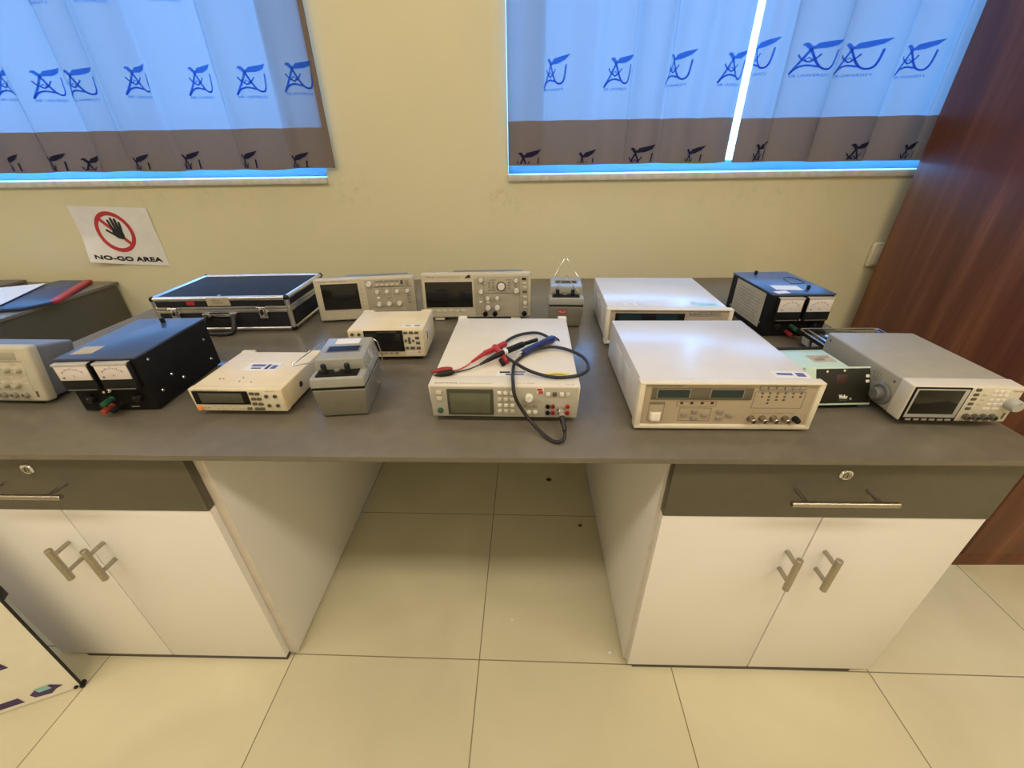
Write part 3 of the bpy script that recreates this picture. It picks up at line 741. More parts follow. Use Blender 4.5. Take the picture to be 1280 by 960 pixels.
lcr('large beige meter with two dark digit windows and a row of connectors in front', (.3893, .6714), -.4)
lcr('beige meter with cyan sticker behind the other large beige meter', (.3992, 1.0808), -1.8, True)

# ------------------------------------------------------------------ insulation testers
def tester(label, loc, rz, up, red):
    t = thing('insulation_tester', label, 'insulation tester', (*loc, BT), rz, group='small grey cased testers')
    z0 = .003
    MB().hexa([(-.048, .002, z0), (.048, .002, z0), (.048, .137, z0), (-.048, .137, z0), (-.0545, -.004, .070), (.0545, -.004, .070), (.0545, .143, .070), (-.0545, .143, .070)], M['meg'], .004, 3).build('case_bottom', t)
    MB().box((-.0525, -.002, .068), (.0525, .141, .0745), M['blackm']).build('seam', t)
    MB().hexa([(-.0555, -.005, .074), (.0555, -.005, .074), (.0555, .144, .074), (-.0555, .144, .074), (-.0535, -.002, .097), (.0535, -.002, .097), (.0535, .142, .097), (-.0535, .142, .097)], M['meglid'], .0045, 3).build('collar', t)
    lid = MB().hexa([(-.0535, .034, .095), (.0535, .034, .095), (.0535, .141, .095), (-.0535, .141, .095), (-.049, .037, .121), (.049, .037, .121), (.049, .136, .127), (-.049, .136, .127)], M['meglid'], .003, 3)
    lid = lid.build('lid', t)
    zz = lambda y: .121+(y-.037)*.006/.099
    def slab(x0, y0, x1, y1, h, m, nm, lab=None, mk=None):
        mb = MB().hexa([(x0, y0, zz(y0)-.001), (x1, y0, zz(y0)-.001), (x1, y1, zz(y1)-.001), (x0, y1, zz(y1)-.001), (x0, y0, zz(y0)+h), (x1, y0, zz(y0)+h), (x1, y1, zz(y1)+h), (x0, y1, zz(y1)+h)], m)
        if mk: mb.poly([(x0+.012, y0+.006, zz(y0)+h+.0003), (x1-.012, y0+.006, zz(y0)+h+.0003), (x1-.012, y0+.013, zz(y0)+h+.0005), (x0+.012, y0+.013, zz(y0)+h+.0005)], mk)
        o = mb.build(nm, lid); return tag(o, lab) if lab else o
    slab(-.036, .066, .036, .094, .0006, M['greyplas'], 'window_bezel')
    slab(-.032, .069, .032, .091, .0012, M['glass'], 'meter_window', None, M['cyanlab'])
    if not up: slab(-.026, .104, .026, .128, .0006, M['paper'], 'sticker', 'white sticker', M['inkblue'])
    MB().box((-.043, .003, .0965), (.041, .032, .0995), M['blackm'], .001).build('terminal_tray', t)
    for x in (-.027, .020):
        MB().lathe([(.0066, 0), (.0066, .004), (.0056, .006), (.0056, .017), (.0045, .019)], (x, .020, .099), (0, -.12, 1), M['black'], 14).build('terminal', t)
    MB().cyl((-.004, .026, .0985), (-.004, .026, .104), .007, M['meg'], ch=.001).build('push_button', t)
    # side emblem ring and latch ribs
    MB().lathe([(.011, 0), (.011, .0015), (.008, .0015), (.008, .0005)], (.0515, .085, .108), (1, 0, .17), M['ltgrey'], 18).build('side_hinge', t)
    wire = .0013
    if up:
        MB().tube([(-.046, .038, .104), (-.041, .036, .106), (-.002, .028, .160), (.036, .036, .106), (.046, .038, .104)], wire, M['chrome'], 7, 1).build('wire_bail', t)
        MB().tube([(-.040, .140, .118), (-.005, .150, .180), (0.0, .151, .182), (.005, .150, .180), (.046, .140, .118)], wire, M['chrome'], 7, 1).build('wire_bail', t)
    else:
        MB().tube([(-.048, .138, .122), (-.052, .139, .124), (-.096, .040, .112), (-.096, .036, .110), (-.052, .040, .114), (-.046, .040, .115)], wire, M['chrome'], 7, 1).build('wire_bail', t)
        MB().tube([(.044, .040, .116), (.053, .038, .110), (.0585, .044, .082), (.064, .062, .045), (.0645, .072, .044), (.066, .126, .082), (.0575, .138, .112), (.049, .138, .120)], wire, M['chrome'], 7, 1).build('wire_bail', t)
    if red:
        mb = MB().hexa([(-.024, -.0026, .046), (.002, -.0026, .046), (.002, .0, .046), (-.024, .0, .046), (-.024, -.0039, .060), (.002, -.0039, .060), (.002, -.001, .060), (-.024, -.001, .060)], M['signred'])
        mb.text('MEGGER', (-.0215, -.0037, .050), (.021, 0, 0), (0, -.0006, .0065), M['paper'])
        tag(mb.build('badge', t), 'red maker badge')
    return t
tester('grey box tester with black knobs and flopped wire bail, beside the left cream meter', (-.380, .7185), 6, False, False)
tester('grey box tester with red badge and raised wire bails near the wall', (.1305, 1.229), -3, True, True)

# ------------------------------------------------------------------ cream frequency counter
def counter():
    w, d, h, zf = .2007, .195, .0547, .012
    I = Inst('frequency_counter', 'cream low meter with wide grey display and orange dot, beside the left black supply', 'bench meter', (-.604, .7223), -.6, w, h, zf, yf=.003)
    t = I.t
    B = MB().box((-w/2+.001, .012, zf), (w/2-.001, d-.01, zf+h-.0006), M['cream'], .003, 3)
    for s in (-1, 1): B.box((s*(w/2-.017)-.016, d-.014, zf+.002), (s*(w/2-.017)+.016, d, zf+h+.0005), M['cream'], .003)
    B.build('case', t)
    MB().hexa([(-w/2+.001, .001, zf), (w/2-.001, .001, zf), (w/2, .016, zf), (-w/2, .016, zf), (-w/2, -.001, zf+h), (w/2, -.001, zf+h), (w/2, .016, zf+h), (-w/2, .016, zf+h)], M['cream'], .002).build('front_bezel', t)
    fp = MB().box((-w/2+.004, -.0012, zf+.003), (w/2-.004, .004, zf+h-.003), M['cream_face'], .0008)
    I.text(fp, 'UNIVERSAL COUNTER', .05, .945, .055, .0022, M['ink'], .0046)
    I.text(fp, 'INPUT A  B', .83, .90, .02, .0022, M['maroon'], .0046)
    for i, (fx, fz) in enumerate(((.205, .215), (.275, .215), (.365, .21), (.435, .21), (.243, .107), (.305, .10), (.405, .11), (.47, .105), (.53, .125))):
        I.text(fp, 'Hz kHz' if i % 2 else 'FREQ A', fx, fz, .010, .0022, M['inkgrey'], .0046)
    I.text(fp, 'KEY SET', .095, .15, .016, .003, M['inkgrey'], .0046)
    fp.build('front_panel', t)
    s = MB().box((I.X(.04), -.0032, I.Z(.34)), (I.X(.632), 0, I.Z(.923)), M['blackm'], .001).build('display', t)
    MB().box((I.X(.112), -.0042, I.Z(.425)), (I.X(.57), -.002, I.Z(.85)), M['lcd2'], .0003).build('display_glass', s)
    tag(MB().lathe([(.0052, 0), (.0052, .004), (.0045, .0048)], (I.X(.063), -.001, I.Z(.165)), (0, -1, 0), M['orange'], 20).build('power_button', t), 'orange round button')
    I.yf = -.001
    for fx, fz in ((.677, .829), (.737, .824), (.682, .598), (.74, .594), (.676, .375), (.741, .368), (.602, .155), (.683, .148), (.74, .148)): I.btn(fx, fz, .0095, .006, M['btndk'], .003)
    for fx, fz in ((.827, .715), (.92, .717), (.827, .30), (.92, .302)): I.jack(fx, fz, .0040, M['btndk'], 'input_socket')
    MB().lathe([(.011, -.0004), (.011, .0006), (.0072, .0008), (.0072, -.0004)], (w/2-.001, .072, zf+h*.5), (1, 0, 0), M['cream_face'], 20).lathe([(.0068, -.0004), (.0068, .0011), (.0001, .0011)], (w/2-.001, .072, zf+h*.5), (1, 0, 0), M['maroon'], 18).build('handle_socket', t)
    feet(t, [(sx*(w/2-.025), y) for sx in (-1, 1) for y in (.03, d-.04)], .009, zf)
    zt = zf+h-.0004
    sticker(t, -.035, .085, .040, .122, zt, M['paper'], 0, [(.12, .5, .55, .8, M['inkblue']), (.2, .2, .5, .35, M['ink']), (.62, .15, .72, .8, M['ink']), (.78, .2, .95, .7, M['inkblue'])], 'worn white sticker with blue print')
    for x, y in ((-.052, .045), (-.060, .045), (-.010, .035), (.018, .032), (-.012, .052)): MB().cyl((x, y, zt-.0003), (x, y, zt+.0003), .0018, M['dirt'], seg=8).build('paint_chip', t)
counter()

def dmm():
    w, d, h, zf = .1991, .1512, .0804, .012
    I = Inst('digital_multimeter', 'cream bench multimeter with dark screen, behind the grey knobbed tester', 'bench meter', (-.3622, .9888), 1.85, w, h, zf, yf=.002)
    t = I.t
    B = MB().box((-w/2, .006, zf), (w/2, d-.008, zf+h-.001), M['cream'], .004, 3)
    for s in (-1, 1): B.box((s*(w/2-.016)-.0155, d-.012, zf+.002), (s*(w/2-.016)+.0155, d, zf+h+.001), M['cream'], .003)
    B.build('case', t)
    fp = MB().box((-w/2+.001, -.002, zf+.001), (w/2-.001, .009, zf+h-.002), M['cream'], .003)
    fp.box((-w/2+.005, -.0026, zf+.005), (I.X(.21), .0, zf+h-.008), M['cream_face']).box((I.X(.74), -.0026, zf+.005), (w/2-.005, .0, zf+h-.008), M['cream_face'])
    I.yf = -.0026
    fp.build('front_panel', t)
    s = I.rect('screen', (.222, .24, .728, .965), M['blackm'], .003)
    MB().box((I.X(.25), -.0062, I.Z(.29)), (I.X(.69), -.005, I.Z(.87)), M['glass'], .0003).text('DIGITAL MULTIMETER', (I.X(.40), -.0060, I.Z(.905)), (.05, 0, 0), (0, 0, .0028), M['inkgrey']).build('display', s)
    for fx in (.069, .158): I.jack(fx, .846, .0042, M['btndk'], 'input_socket')
    for fx in (.069, .158): I.jack(fx, .60, .0042, M['btndk'], 'input_socket')
    for fx, fz, a, b in ((.767, .88, .010, .006), (.841, .885, .010, .006), (.914, .882, .010, .006), (.912, .696, .010, .007), (.917, .52, .010, .007), (.759, .603, .005, .007), (.806, .61, .006, .019), (.857, .60, .005, .006), (.767, .347, .007, .007), (.837, .343, .012, .007), (.916, .34, .010, .007)):
        I.btn(fx, fz, a, b, M['btndk'], .0025)
    tag(I.btn(.919, .191, .005, .005, M['orange'], .0015, 'power_button'), 'orange power button')
    for fx in (.409, .472, .541, .616): I.btn(fx, .156, .010, .0048, M['btngrey'], .002)
    MB().box((w/2-.0005, .03, zf+h*.42), (w/2+.0012, .046, zf+h*.78), M['cream_face'], .0006).box((w/2-.0005, .034, zf+h*.47), (w/2+.0017, .041, zf+h*.73), M['maroon']).build('handle_socket', t)
    feet(t, [(sx*(w/2-.025), y) for sx in (-1, 1) for y in (.025, d-.03)], .009, zf)
    sticker(t, .040, .012, .094, .032, zf+h-.0008, M['paper'], 0, [(.15, .45, .42, .75, M['inkgrey']), (.62, .35, .9, .8, M['inkgrey'])], 'pale sticker')
dmm()

# ------------------------------------------------------------------ oscilloscopes
def scope(kind, label, loc, rz, lean):
    if kind == 1:
        w, d, h, zf = .318, .11, .137, .006
        I = Inst('oscilloscope', label, 'oscilloscope', loc, rz, w, h, zf, lean, 'bench oscilloscopes', yf=.004)
    else:
        w, d, h, zf = .354, .11, .144, .012
        I = Inst('oscilloscope', label, 'oscilloscope', loc, rz, w, h, zf, lean, 'bench oscilloscopes', yf=.004)
    t = I.t
    MB().hexa([(-w/2+.008, .03, zf+.004), (w/2-.008, .03, zf+.004), (w/2-.014, d, zf+.010), (-w/2+.014, d, zf+.010), (-w/2+.006, .03, zf+h-.004), (w/2-.006, .03, zf+h-.004), (w/2-.016, d, zf+h-.012), (-w/2+.016, d, zf+h-.012)], M['scopegrey'], .006, 3).build('rear_case', t)
    top = MB()
    top.box((-w*.22, .034, zf+h-.007), (w*.42, .072, zf+h-.0005), M['scopegrey'], .003)
    top.build('top_handle', t)
    MB().box((-w/2, .002, zf), (w/2, .034, zf+h), M['scope'], .006, 3).build('front_bezel', t)
    fp = MB()
    if kind == 1:
        fp.box((I.X(.505), .001, I.Z(.10)), (I.X(.985), .006, I.Z(.95)), M['scopeface'], .0025)
        I.text(fp, 'Tektronix', .045, .925, .030, .0045, M['inkgrey'], .0031)
        I.text(fp, 'TDS 1002B', .17, .925, .05, .0036, M['inkgrey'], .0031)
        for fx in (.68, .775, .88): fp.box((I.X(fx)-.0003, .0003, I.Z(.12)), (I.X(fx)+.0003, .0012, I.Z(.74)), M['scope'])
        fp.box((I.X(.595), .0003, I.Z(.765)), (I.X(.97), .0012, I.Z(.775)), M['blackm'])
        for k in range(5): I.text(fp, 'VERTICAL   HORIZONTAL   TRIGGER', .62, .705, .10, .0025, M['inkgrey'], .0035) if k == 0 else None
        fp.build('front_panel', t)
        s = MB().box((I.X(.055), .0002, I.Z(.245)), (I.X(.45), .006, I.Z(.905)), M['scope'], .002).build('screen_frame', t)
        MB().box((I.X(.068), -.0006, I.Z(.272)), (I.X(.435), .004, I.Z(.885)), M['glass'], .001).build('screen', s)
        for fz in (.752, .650, .555, .461, .374): I.btn(.470, fz, .0062, .0062, M['scope'], .004)
        for fx in (.628, .676, .727, .778, .829): I.btn(fx, .912, .011, .0055, M['btngrey'], .006); I.btn(fx, .815, .0085, .006, M['btn'], .006)
        I.btn(.877, .867, .008, .013, M['btndk'], .006); I.btn(.931, .864, .010, .014, M['btngrey'], .006)
        for fx, fz, r in ((.62, .665, .006), (.718, .66, .006), (.821, .66, .006), (.926, .661, .006), (.623, .359, .0075), (.726, .363, .0075), (.829, .364, .0075), (.551, .85, .0085)): I.knob(fx, fz, r, M['btnw'], .013, m2=M['btngrey'])
        I.btn(.623, .512, .010, .006, M['btnw'], .006); I.btn(.726, .512, .010, .006, M['btngrey'], .006)
        for fz in (.557, .479, .399): I.btn(.933, fz, .011, .006, M['btngrey'], .006)
        for fx in (.60, .69, .86): I.bnc(fx, .17, .006, .014)
    else:
        fp.prism([(I.X(.482), .0035, I.Z(.06)), (I.X(.975), .0035, I.Z(.06)), (I.X(.975), .0035, I.Z(.93)), (I.X(.52), .0035, I.Z(.93)), (I.X(.482), .0035, I.Z(.88))], (0, -.003, 0), M['scopeface'], .0008)
        fp.box((I.X(.69), .0, I.Z(.075)), (I.X(.89), .003, I.Z(.545)), M['scopeface']).box((I.X(.585), .0001, I.Z(.55)), (I.X(.90), .003, I.Z(.562)), M['btndk'])
        for fx in (.57, .895): fp.box((I.X(fx)-.0004, 0, I.Z(.09)), (I.X(fx)+.0004, .002, I.Z(.92)), M['inkgrey'])
        I.text(fp, 'Tektronix', .05, .905, .026, .0052, M['ink'], .0025)
        I.text(fp, 'TBS 2072  DIGITAL OSCILLOSCOPE', .145, .905, .075, .0036, M['inkgrey'], .0025)
        fp.prism([(I.X(.395), .0022, I.Z(.895)), (I.X(.45), .0022, I.Z(.895)), (I.X(.45), .0022, I.Z(.965)), (I.X(.43), .0022, I.Z(.965))], (0, -.0006, 0), M['maroon'])
        I.text(fp, 'MULTIPURPOSE', .62, .838, .022, .0032, M['ink'], .0045); I.text(fp, 'ACQUIRE', .77, .838, .018, .0032, M['ink'], .0045)
        fp.build('front_panel', t)
        s = MB().box((I.X(.024), .0005, I.Z(.225)), (I.X(.472), .006, I.Z(.835)), M['scope'], .0015).build('screen_frame', t)
        MB().box((I.X(.033), -.0004, I.Z(.244)), (I.X(.464), .004, I.Z(.818)), M['glass'], .001).build('screen', s)
        for fx in (.078, .137, .195, .254, .313, .372): I.btn(fx, .162, .013, .006, M['btn'], .004)
        I.yf = .0008
        I.knob(.728, .705, .0115, M['btnw'], .014, m2=M['btndk'])
        for fx, fz, r in ((.546, .851, .0065), (.543, .60, .007), (.862, .835, .006), (.866, .612, .008), (.601, .448, .006), (.689, .449, .006), (.602, .232, .0085), (.688, .232, .0085), (.945, .338, .006)): I.knob(fx, fz, r, M['btnw'], .013, m2=M['btngrey'])
        for fx, fz in ((.536, .361), (.603, .352)): I.btn(fx, fz, .009, .0055, M['btnw'], .004)
        for fx, fz, mm in ((.935, .868, 'blackm'), (.939, .77, 'btn'), (.942, .68, 'btn'), (.942, .585, 'btndk'), (.944, .467, 'btn'), (.947, .24, 'btn'), (.862, .725, 'btngrey')): I.btn(fx, fz, .013, .0065, M[mm], .003)
        for k in range(4):
            for fx in (.618, .655): I.btn(fx, .80-.055*k, .008, .004, M['btngrey'], .003)
        for k in range(3): I.btn(.80, .80-.06*k, .010, .004, M['btngrey'], .003)
        for fx in (.575, .664, .938): I.bnc(fx, .085, .0062, .014, m=M['blackm'])
        sticker(t, -.135, .038, -.095, .058, zf+h-.0045, M['paper'], 0, [], 'white top sticker')
    for sx in (-1, 1):
        MB().box((sx*(w/2-.05)-.016, .008, .003), (sx*(w/2-.05)+.016, .026, zf+.003), M['offwhite'] if kind == 2 else M['blackm'], .002).build('foot', t)
        MB().box((sx*(w/2-.05)-.014, d-.03, .011), (sx*(w/2-.05)+.014, d-.012, zf+.012), M['blackm'], .002).build('foot', t)
scope(1, 'cream oscilloscope next to the aluminium flight case by the wall', (-.517, 1.293), 8, 4)
scope(2, 'cream oscilloscope with a dark red corner mark, behind the centre meter', (-.1535, 1.288), 1.2, 5)

def scope_left():
    w, d, h, zf = .31, .105, .130, .010
    I = Inst('oscilloscope', 'oscilloscope with grey case cut off at the left end of the worktop', 'oscilloscope', (-1.232, .762), -1.5, w, h, zf, 9, 'bench oscilloscopes', yf=.004)
    t = I.t
    MB().hexa([(-w/2+.004, .022, zf+.004), (w/2-.004, .022, zf+.004), (w/2-.010, d, zf+.012), (-w/2+.010, d, zf+.012), (-w/2+.004, .022, zf+h-.004), (w/2-.004, .022, zf+h-.004), (w/2-.010, d, zf+h-.010), (-w/2+.010, d, zf+h-.010)], M['scopegrey'], .006, 3).build('rear_case', t)
    MB().box((-w/2, .001, zf), (w/2, .026, zf+h), M['scope'], .007, 3).build('front_bezel', t)
    fp = MB().box((I.X(.5), .0002, I.Z(.07)), (I.X(.93), .004, I.Z(.76)), M['scope'], .001)
    fp.box((I.X(.52), -.0004, I.Z(.76)), (I.X(.90), .002, I.Z(.90)), M['scopeface'], .0008).box((I.X(.52), -.0006, I.Z(.735)), (I.X(.93), .002, I.Z(.742)), M['btndk'])
    for fx, fz in ((.60, .68), (.72, .68), (.84, .68), (.62, .42), (.74, .42)): I.text(fp, 'POSITION', fx, fz, .014, .002, M['inkgrey'], .0045)
    fp.build('front_panel', t)
    s = I.rect('screen', (.06, .22, .48, .88), M['glass'], .005)
    for r_, fz in ((.0068, .60), (.0085, .34)):
        for k in range(3): I.knob(.885-.0875*k-(.055 if r_ > .007 else 0), fz, r_, M['scope'], .013)
    for fz in (.53, .43, .35): I.btn(.90, fz, .010, .005, M['btn'], .004)
    for fz in (.47,): I.btn(.80, fz, .010, .005, M['btn'], .004)
    for k in range(3): I.bnc(.865-.085*k, .135, .0068, .012, m=M['btngrey'])
    I.btn(.945, .15, .005, .014, M['btndk'], .004, 'probe_terminal')
    for sx in (-1, 1): MB().box((sx*(w/2-.04)-.014, .008, .0045), (sx*(w/2-.04)+.014, .024, zf+.003), M['blackm'], .002).build('foot', t)
scope_left()

# ------------------------------------------------------------------ aluminium case
def flight_case():
    w, d, h = .4264, .276, .1156
    t = thing('flight_case', 'black and aluminium flight case with two latches, by the wall under the sign', 'case', (-.9388, 1.1974, BT), 1.83)
    B = MB().box((-w/2+.004, .004, .006), (w/2-.004, d-.004, .072), M['casetop'], .002); B.build('case_body', t)
    L = MB().box((-w/2+.004, .004, .074), (w/2-.004, d-.004, h-.004), M['casetop'], .002); lid = L.build('case_lid', t)
    E = MB(); r = .0075
    def rail(a, b, rr=r, m=M['alu']): E.cyl(a, b, rr, m, seg=14)
    x0, x1, y0, y1, zt, zb = -w/2+r, w/2-r, r, d-r, h-r, .010
    for a, b in (((x0, y0, zt), (x1, y0, zt)), ((x0, y1, zt), (x1, y1, zt)), ((x0, y0, zt), (x0, y1, zt)), ((x1, y0, zt), (x1, y1, zt))): rail(a, b)
    for x, y in ((x0, y0), (x1, y0), (x0, y1), (x1, y1)): rail((x, y, .012), (x, y, zt))
    for a, b in (((x0, y0, zb), (x1, y0, zb)), ((x0, y1, zb), (x1, y1, zb)), ((x0, y0, zb), (x0, y1, zb)), ((x1, y0, zb), (x1, y1, zb))): rail(a, b, .006)
    for z in (.069, .079):
        E.box((-w/2+.001, .0005, z-.0045), (w/2-.001, .005, z+.0045), M['alu'], .0015); E.box((w/2-.005, .001, z-.0045), (w/2-.0005, d-.001, z+.0045), M['alu'], .0015); E.box((-w/2+.0005, .001, z-.0045), (-w/2+.005, d-.001, z+.0045), M['alu'], .0015)
    E.build('aluminium_edging', t)
    for x in (x0, x1):
        for y in (y0, y1):
            for z in (zt, .010): MB().sph((x, y, z), .0092, M['black'], 12).build('corner_cap', t)
    for x in (-w/2+w*.16, -w/2+w*.80):
        la = MB().box((x-.013, -.005, .046), (x+.013, .002, .068), M['chrome'], .002).box((x-.011, -.008, .064), (x+.011, .002, .084), M['chrome'], .002).box((x-.008, -.0105, .054), (x+.008, -.004, .078), M['chrome'], .002)
        la.cyl((x-.013, -.006, .081), (x+.013, -.006, .081), .0035, M['chrome'], seg=12).box((x-.004, -.0115, .060), (x+.004, -.010, .070), M['black'])
        la.build('latch', t)
    hd = MB().box((-.062, -.006, .050), (-.040, .002, .064), M['chrome'], .002).box((.022, -.006, .050), (.044, .002, .064), M['chrome'], .002).box((-.040, -.003, .053), (.022, .003, .061), M['chrome'], .001)
    hd.build('handle_mount', t)
    MB().tube([(-.052, -.005, .056), (-.055, -.012, .050), (-.057, -.028, .024), (-.050, -.034, .012), (-.030, -.036, .009), (.012, -.036, .009), (.032, -.034, .012), (.039, -.028, .024), (.037, -.012, .050), (.034, -.005, .056)], .0075, M['rubber'], 10, 5).build('carry_handle', t)
    tag(MB().box((-.036, -.0012, .088), (.033, .0042, .1125), M['oldpaper']).text('DIGITAL', (-.018, -.0016, .1035), (.026, 0, 0), (0, 0, .004), M['ink']).text('TRAINER SET', (-.020, -.0016, .095), (.034, 0, 0), (0, 0, .004), M['ink']).build('paper_label', t), 'cream paper label')
    tag(MB().box((-.102, .0025, .090), (-.078, .0042, .101), M['signred']).build('red_sticker', t), 'small red sticker')
    MB().cyl((0.0, .012, h-.003), (0.0, .012, h+.002), .004, M['alu'], ch=.0005).build('rivet', t)
flight_case()

# ------------------------------------------------------------------ analogue power supplies
def psu(label, loc, rz, w, d, h, paper, zf=.004):
    I = Inst('power_supply', label, 'power supply', loc, rz, w, h, zf, group='black twin-dial power supplies', yf=.001)
    t = I.t
    MB().box((-w/2+.002, .002, zf), (w/2-.002, d-.002, zf+h-.004), M['blackm'], .0015).build('case', t)
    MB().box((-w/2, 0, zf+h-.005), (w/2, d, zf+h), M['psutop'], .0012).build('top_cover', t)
    I.yf = .002
    for a, b in ((.015, .445), (.505, .935)) if not paper else ((.085, .492), (.545, .955)):
        z0, z1 = (.46, .945) if not paper else (.40, .935)
        m = MB().hexa([(I.X(a), -.012, I.Z(z0)), (I.X(b), -.012, I.Z(z0)), (I.X(b), .003, I.Z(z0)), (I.X(a), .003, I.Z(z0)), (I.X(a), -.010, I.Z(z1)), (I.X(b), -.010, I.Z(z1)), (I.X(b), .003, I.Z(z1)), (I.X(a), .003, I.Z(z1))], M['black'], .002)
        m = m.build('panel_meter', t)
        zm = z0+(z1-z0)*.40
        dl = MB().box((I.X(a)+.003, -.0128, I.Z(zm)), (I.X(b)-.003, -.010, I.Z(z1)-.004), M['meter'], .0008)
        cx, cz = (I.X(a)+I.X(b))/2, I.Z(zm)+.004; hw = (I.X(b)-I.X(a))/2-.010
        hh = (I.Z(z1)-.004-I.Z(zm))*.62
        for k in range(13):
            th = R(35+110*k/12); c, s_ = math.cos(th), math.sin(th)
            dl.box((cx+c*hw-.0004, -.0131, cz+s_*hh), (cx+c*hw+.0004, -.0127, cz+s_*hh+(.005 if k % 3 == 0 else .003)), M['ink'])
        dl.text('V' if a < .3 else 'A', (cx-.002, -.0131, cz+.004), (.004, 0, 0), (0, 0, .0045), M['ink'])
        dl.box((cx-hw*.95, -.0131, cz+.001), (cx-hw*.95+.004, -.0127, cz+.004), M['ink'])
        tag(dl.build('dial', m), 'white meter dial')
        MB().box((I.X(a)+.001, -.0138, I.Z(z1)-.0045), (I.X(b)-.001, .001, I.Z(z1)+.0005), M['clear'], .0008).box((I.X(a)+.006, -.0135, I.Z(z0)+.001), (I.X(b)-.006, -.011, I.Z(z0)+.003), M['greyplas']).build('meter_lens', m)
    dx = .49
    MB().lathe([(.005, 0), (.005, .006), (.0042, .007), (.002, .007), (.002, .016), (.0028, .018)], (I.X(dx), .002, I.Z(.40)), (0, -1, .25), M['chrome'], 14).build('toggle_switch', t)
    MB().knob if False else None
    I.knob(.20, .25, .009, M['black'], .012); I.knob(.80, .25, .009, M['black'], .012)
    def post(fx, fz, m, lab):
        p = MB().lathe([(.006, 0), (.006, .003), (.0045, .004), (.0045, .010), (.0062, .011), (.0062, .026), (.005, .028), (.0025, .028)], (I.X(fx), .002, I.Z(fz)), (0, -1, -.05), m, 14)
        tag(p.build('binding_post', t), lab)
    post(.445, .235, M['dkgreen'] if paper else M['green'], 'green binding post'); post(.40, .095, M['dkred'] if paper else M['redpost'], 'red binding post'); post(.53, .115, M['blackm'], 'black binding post')
    MB().box((I.X(.64), .0008, I.Z(.055)), (I.X(.74), .003, I.Z(.075)), M['inkgrey']).build('name_strip', t)
    for s in (-1, 1):
        for y, z in ((.03, .25), (.03, .85), (d-.03, .2), (d-.03, .62), (d*.42, .22), (d*.30, .40)):
            if paper and s < 0 and .3 < z: continue
            MB().lathe([(.0035, 0), (.0030, .0012), (.0012, .0018)], (s*(w/2-.002), y, zf+h*z), (s, 0, 0), M['chrome'], 10).build('side_screw', t)
    for x in (-.03, .035) if paper else (.0,):
        y = d-.03 if x <= 0 else .045
        MB().box((x-.004, y-.004, zf+h-.001), (x+.004, y+.004, zf+h+.012), M['black'], .0012).build('cover_clip', t)
    if paper:
        mb = MB().box((-w/2+.0008, .035, zf+h*.12), (-w/2+.0024, d-.038, zf+h*.93), M['oldpaper'])
        for k in range(9): mb.box((-w/2+.0004, .05+(k % 3)*.008, zf+h*(.2+.075*k)), (-w/2+.001, d-.055, zf+h*(.2+.075*k)+.0012), M['inkgrey'])
        tag(mb.build('paper_sheet', t), 'aged paper sheet on the side')
        sticker(t, -.055, .04, .02, .085, zf+h, M['paper'], -6, [], 'white top sticker'); sticker(t, -.075, .008, -.035, .03, zf+h, M['paper'], 10, [], 'white top sticker')
        MB().tube([(.02, .10, zf+h+.0003), (.03, .16, zf+h+.0004), (.06, .17, zf+h+.0004), (.065, .11, zf+h+.0004), (.02, .10, zf+h+.0003)], .0009, M['blackm'], 5, 4).build('top_mark', t)
    else:
        sticker(t, -.068, .022, -.025, .062, zf+h, M['oldpaper'], 4, [], 'torn cream sticker')
    feet(t, [(sx*(w/2-.02), y) for sx in (-1, 1) for y in (.02, d-.02)], .007, zf)
psu('black twin-dial power supply beside the left-end oscilloscope', (-.8857, .737), 3.2, .1646, .234, .1273, False)
psu('black twin-dial power supply with aged paper on its side, near the wardrobe', (.7925, 1.150), 1.4, .1772, .2435, .1258, True)

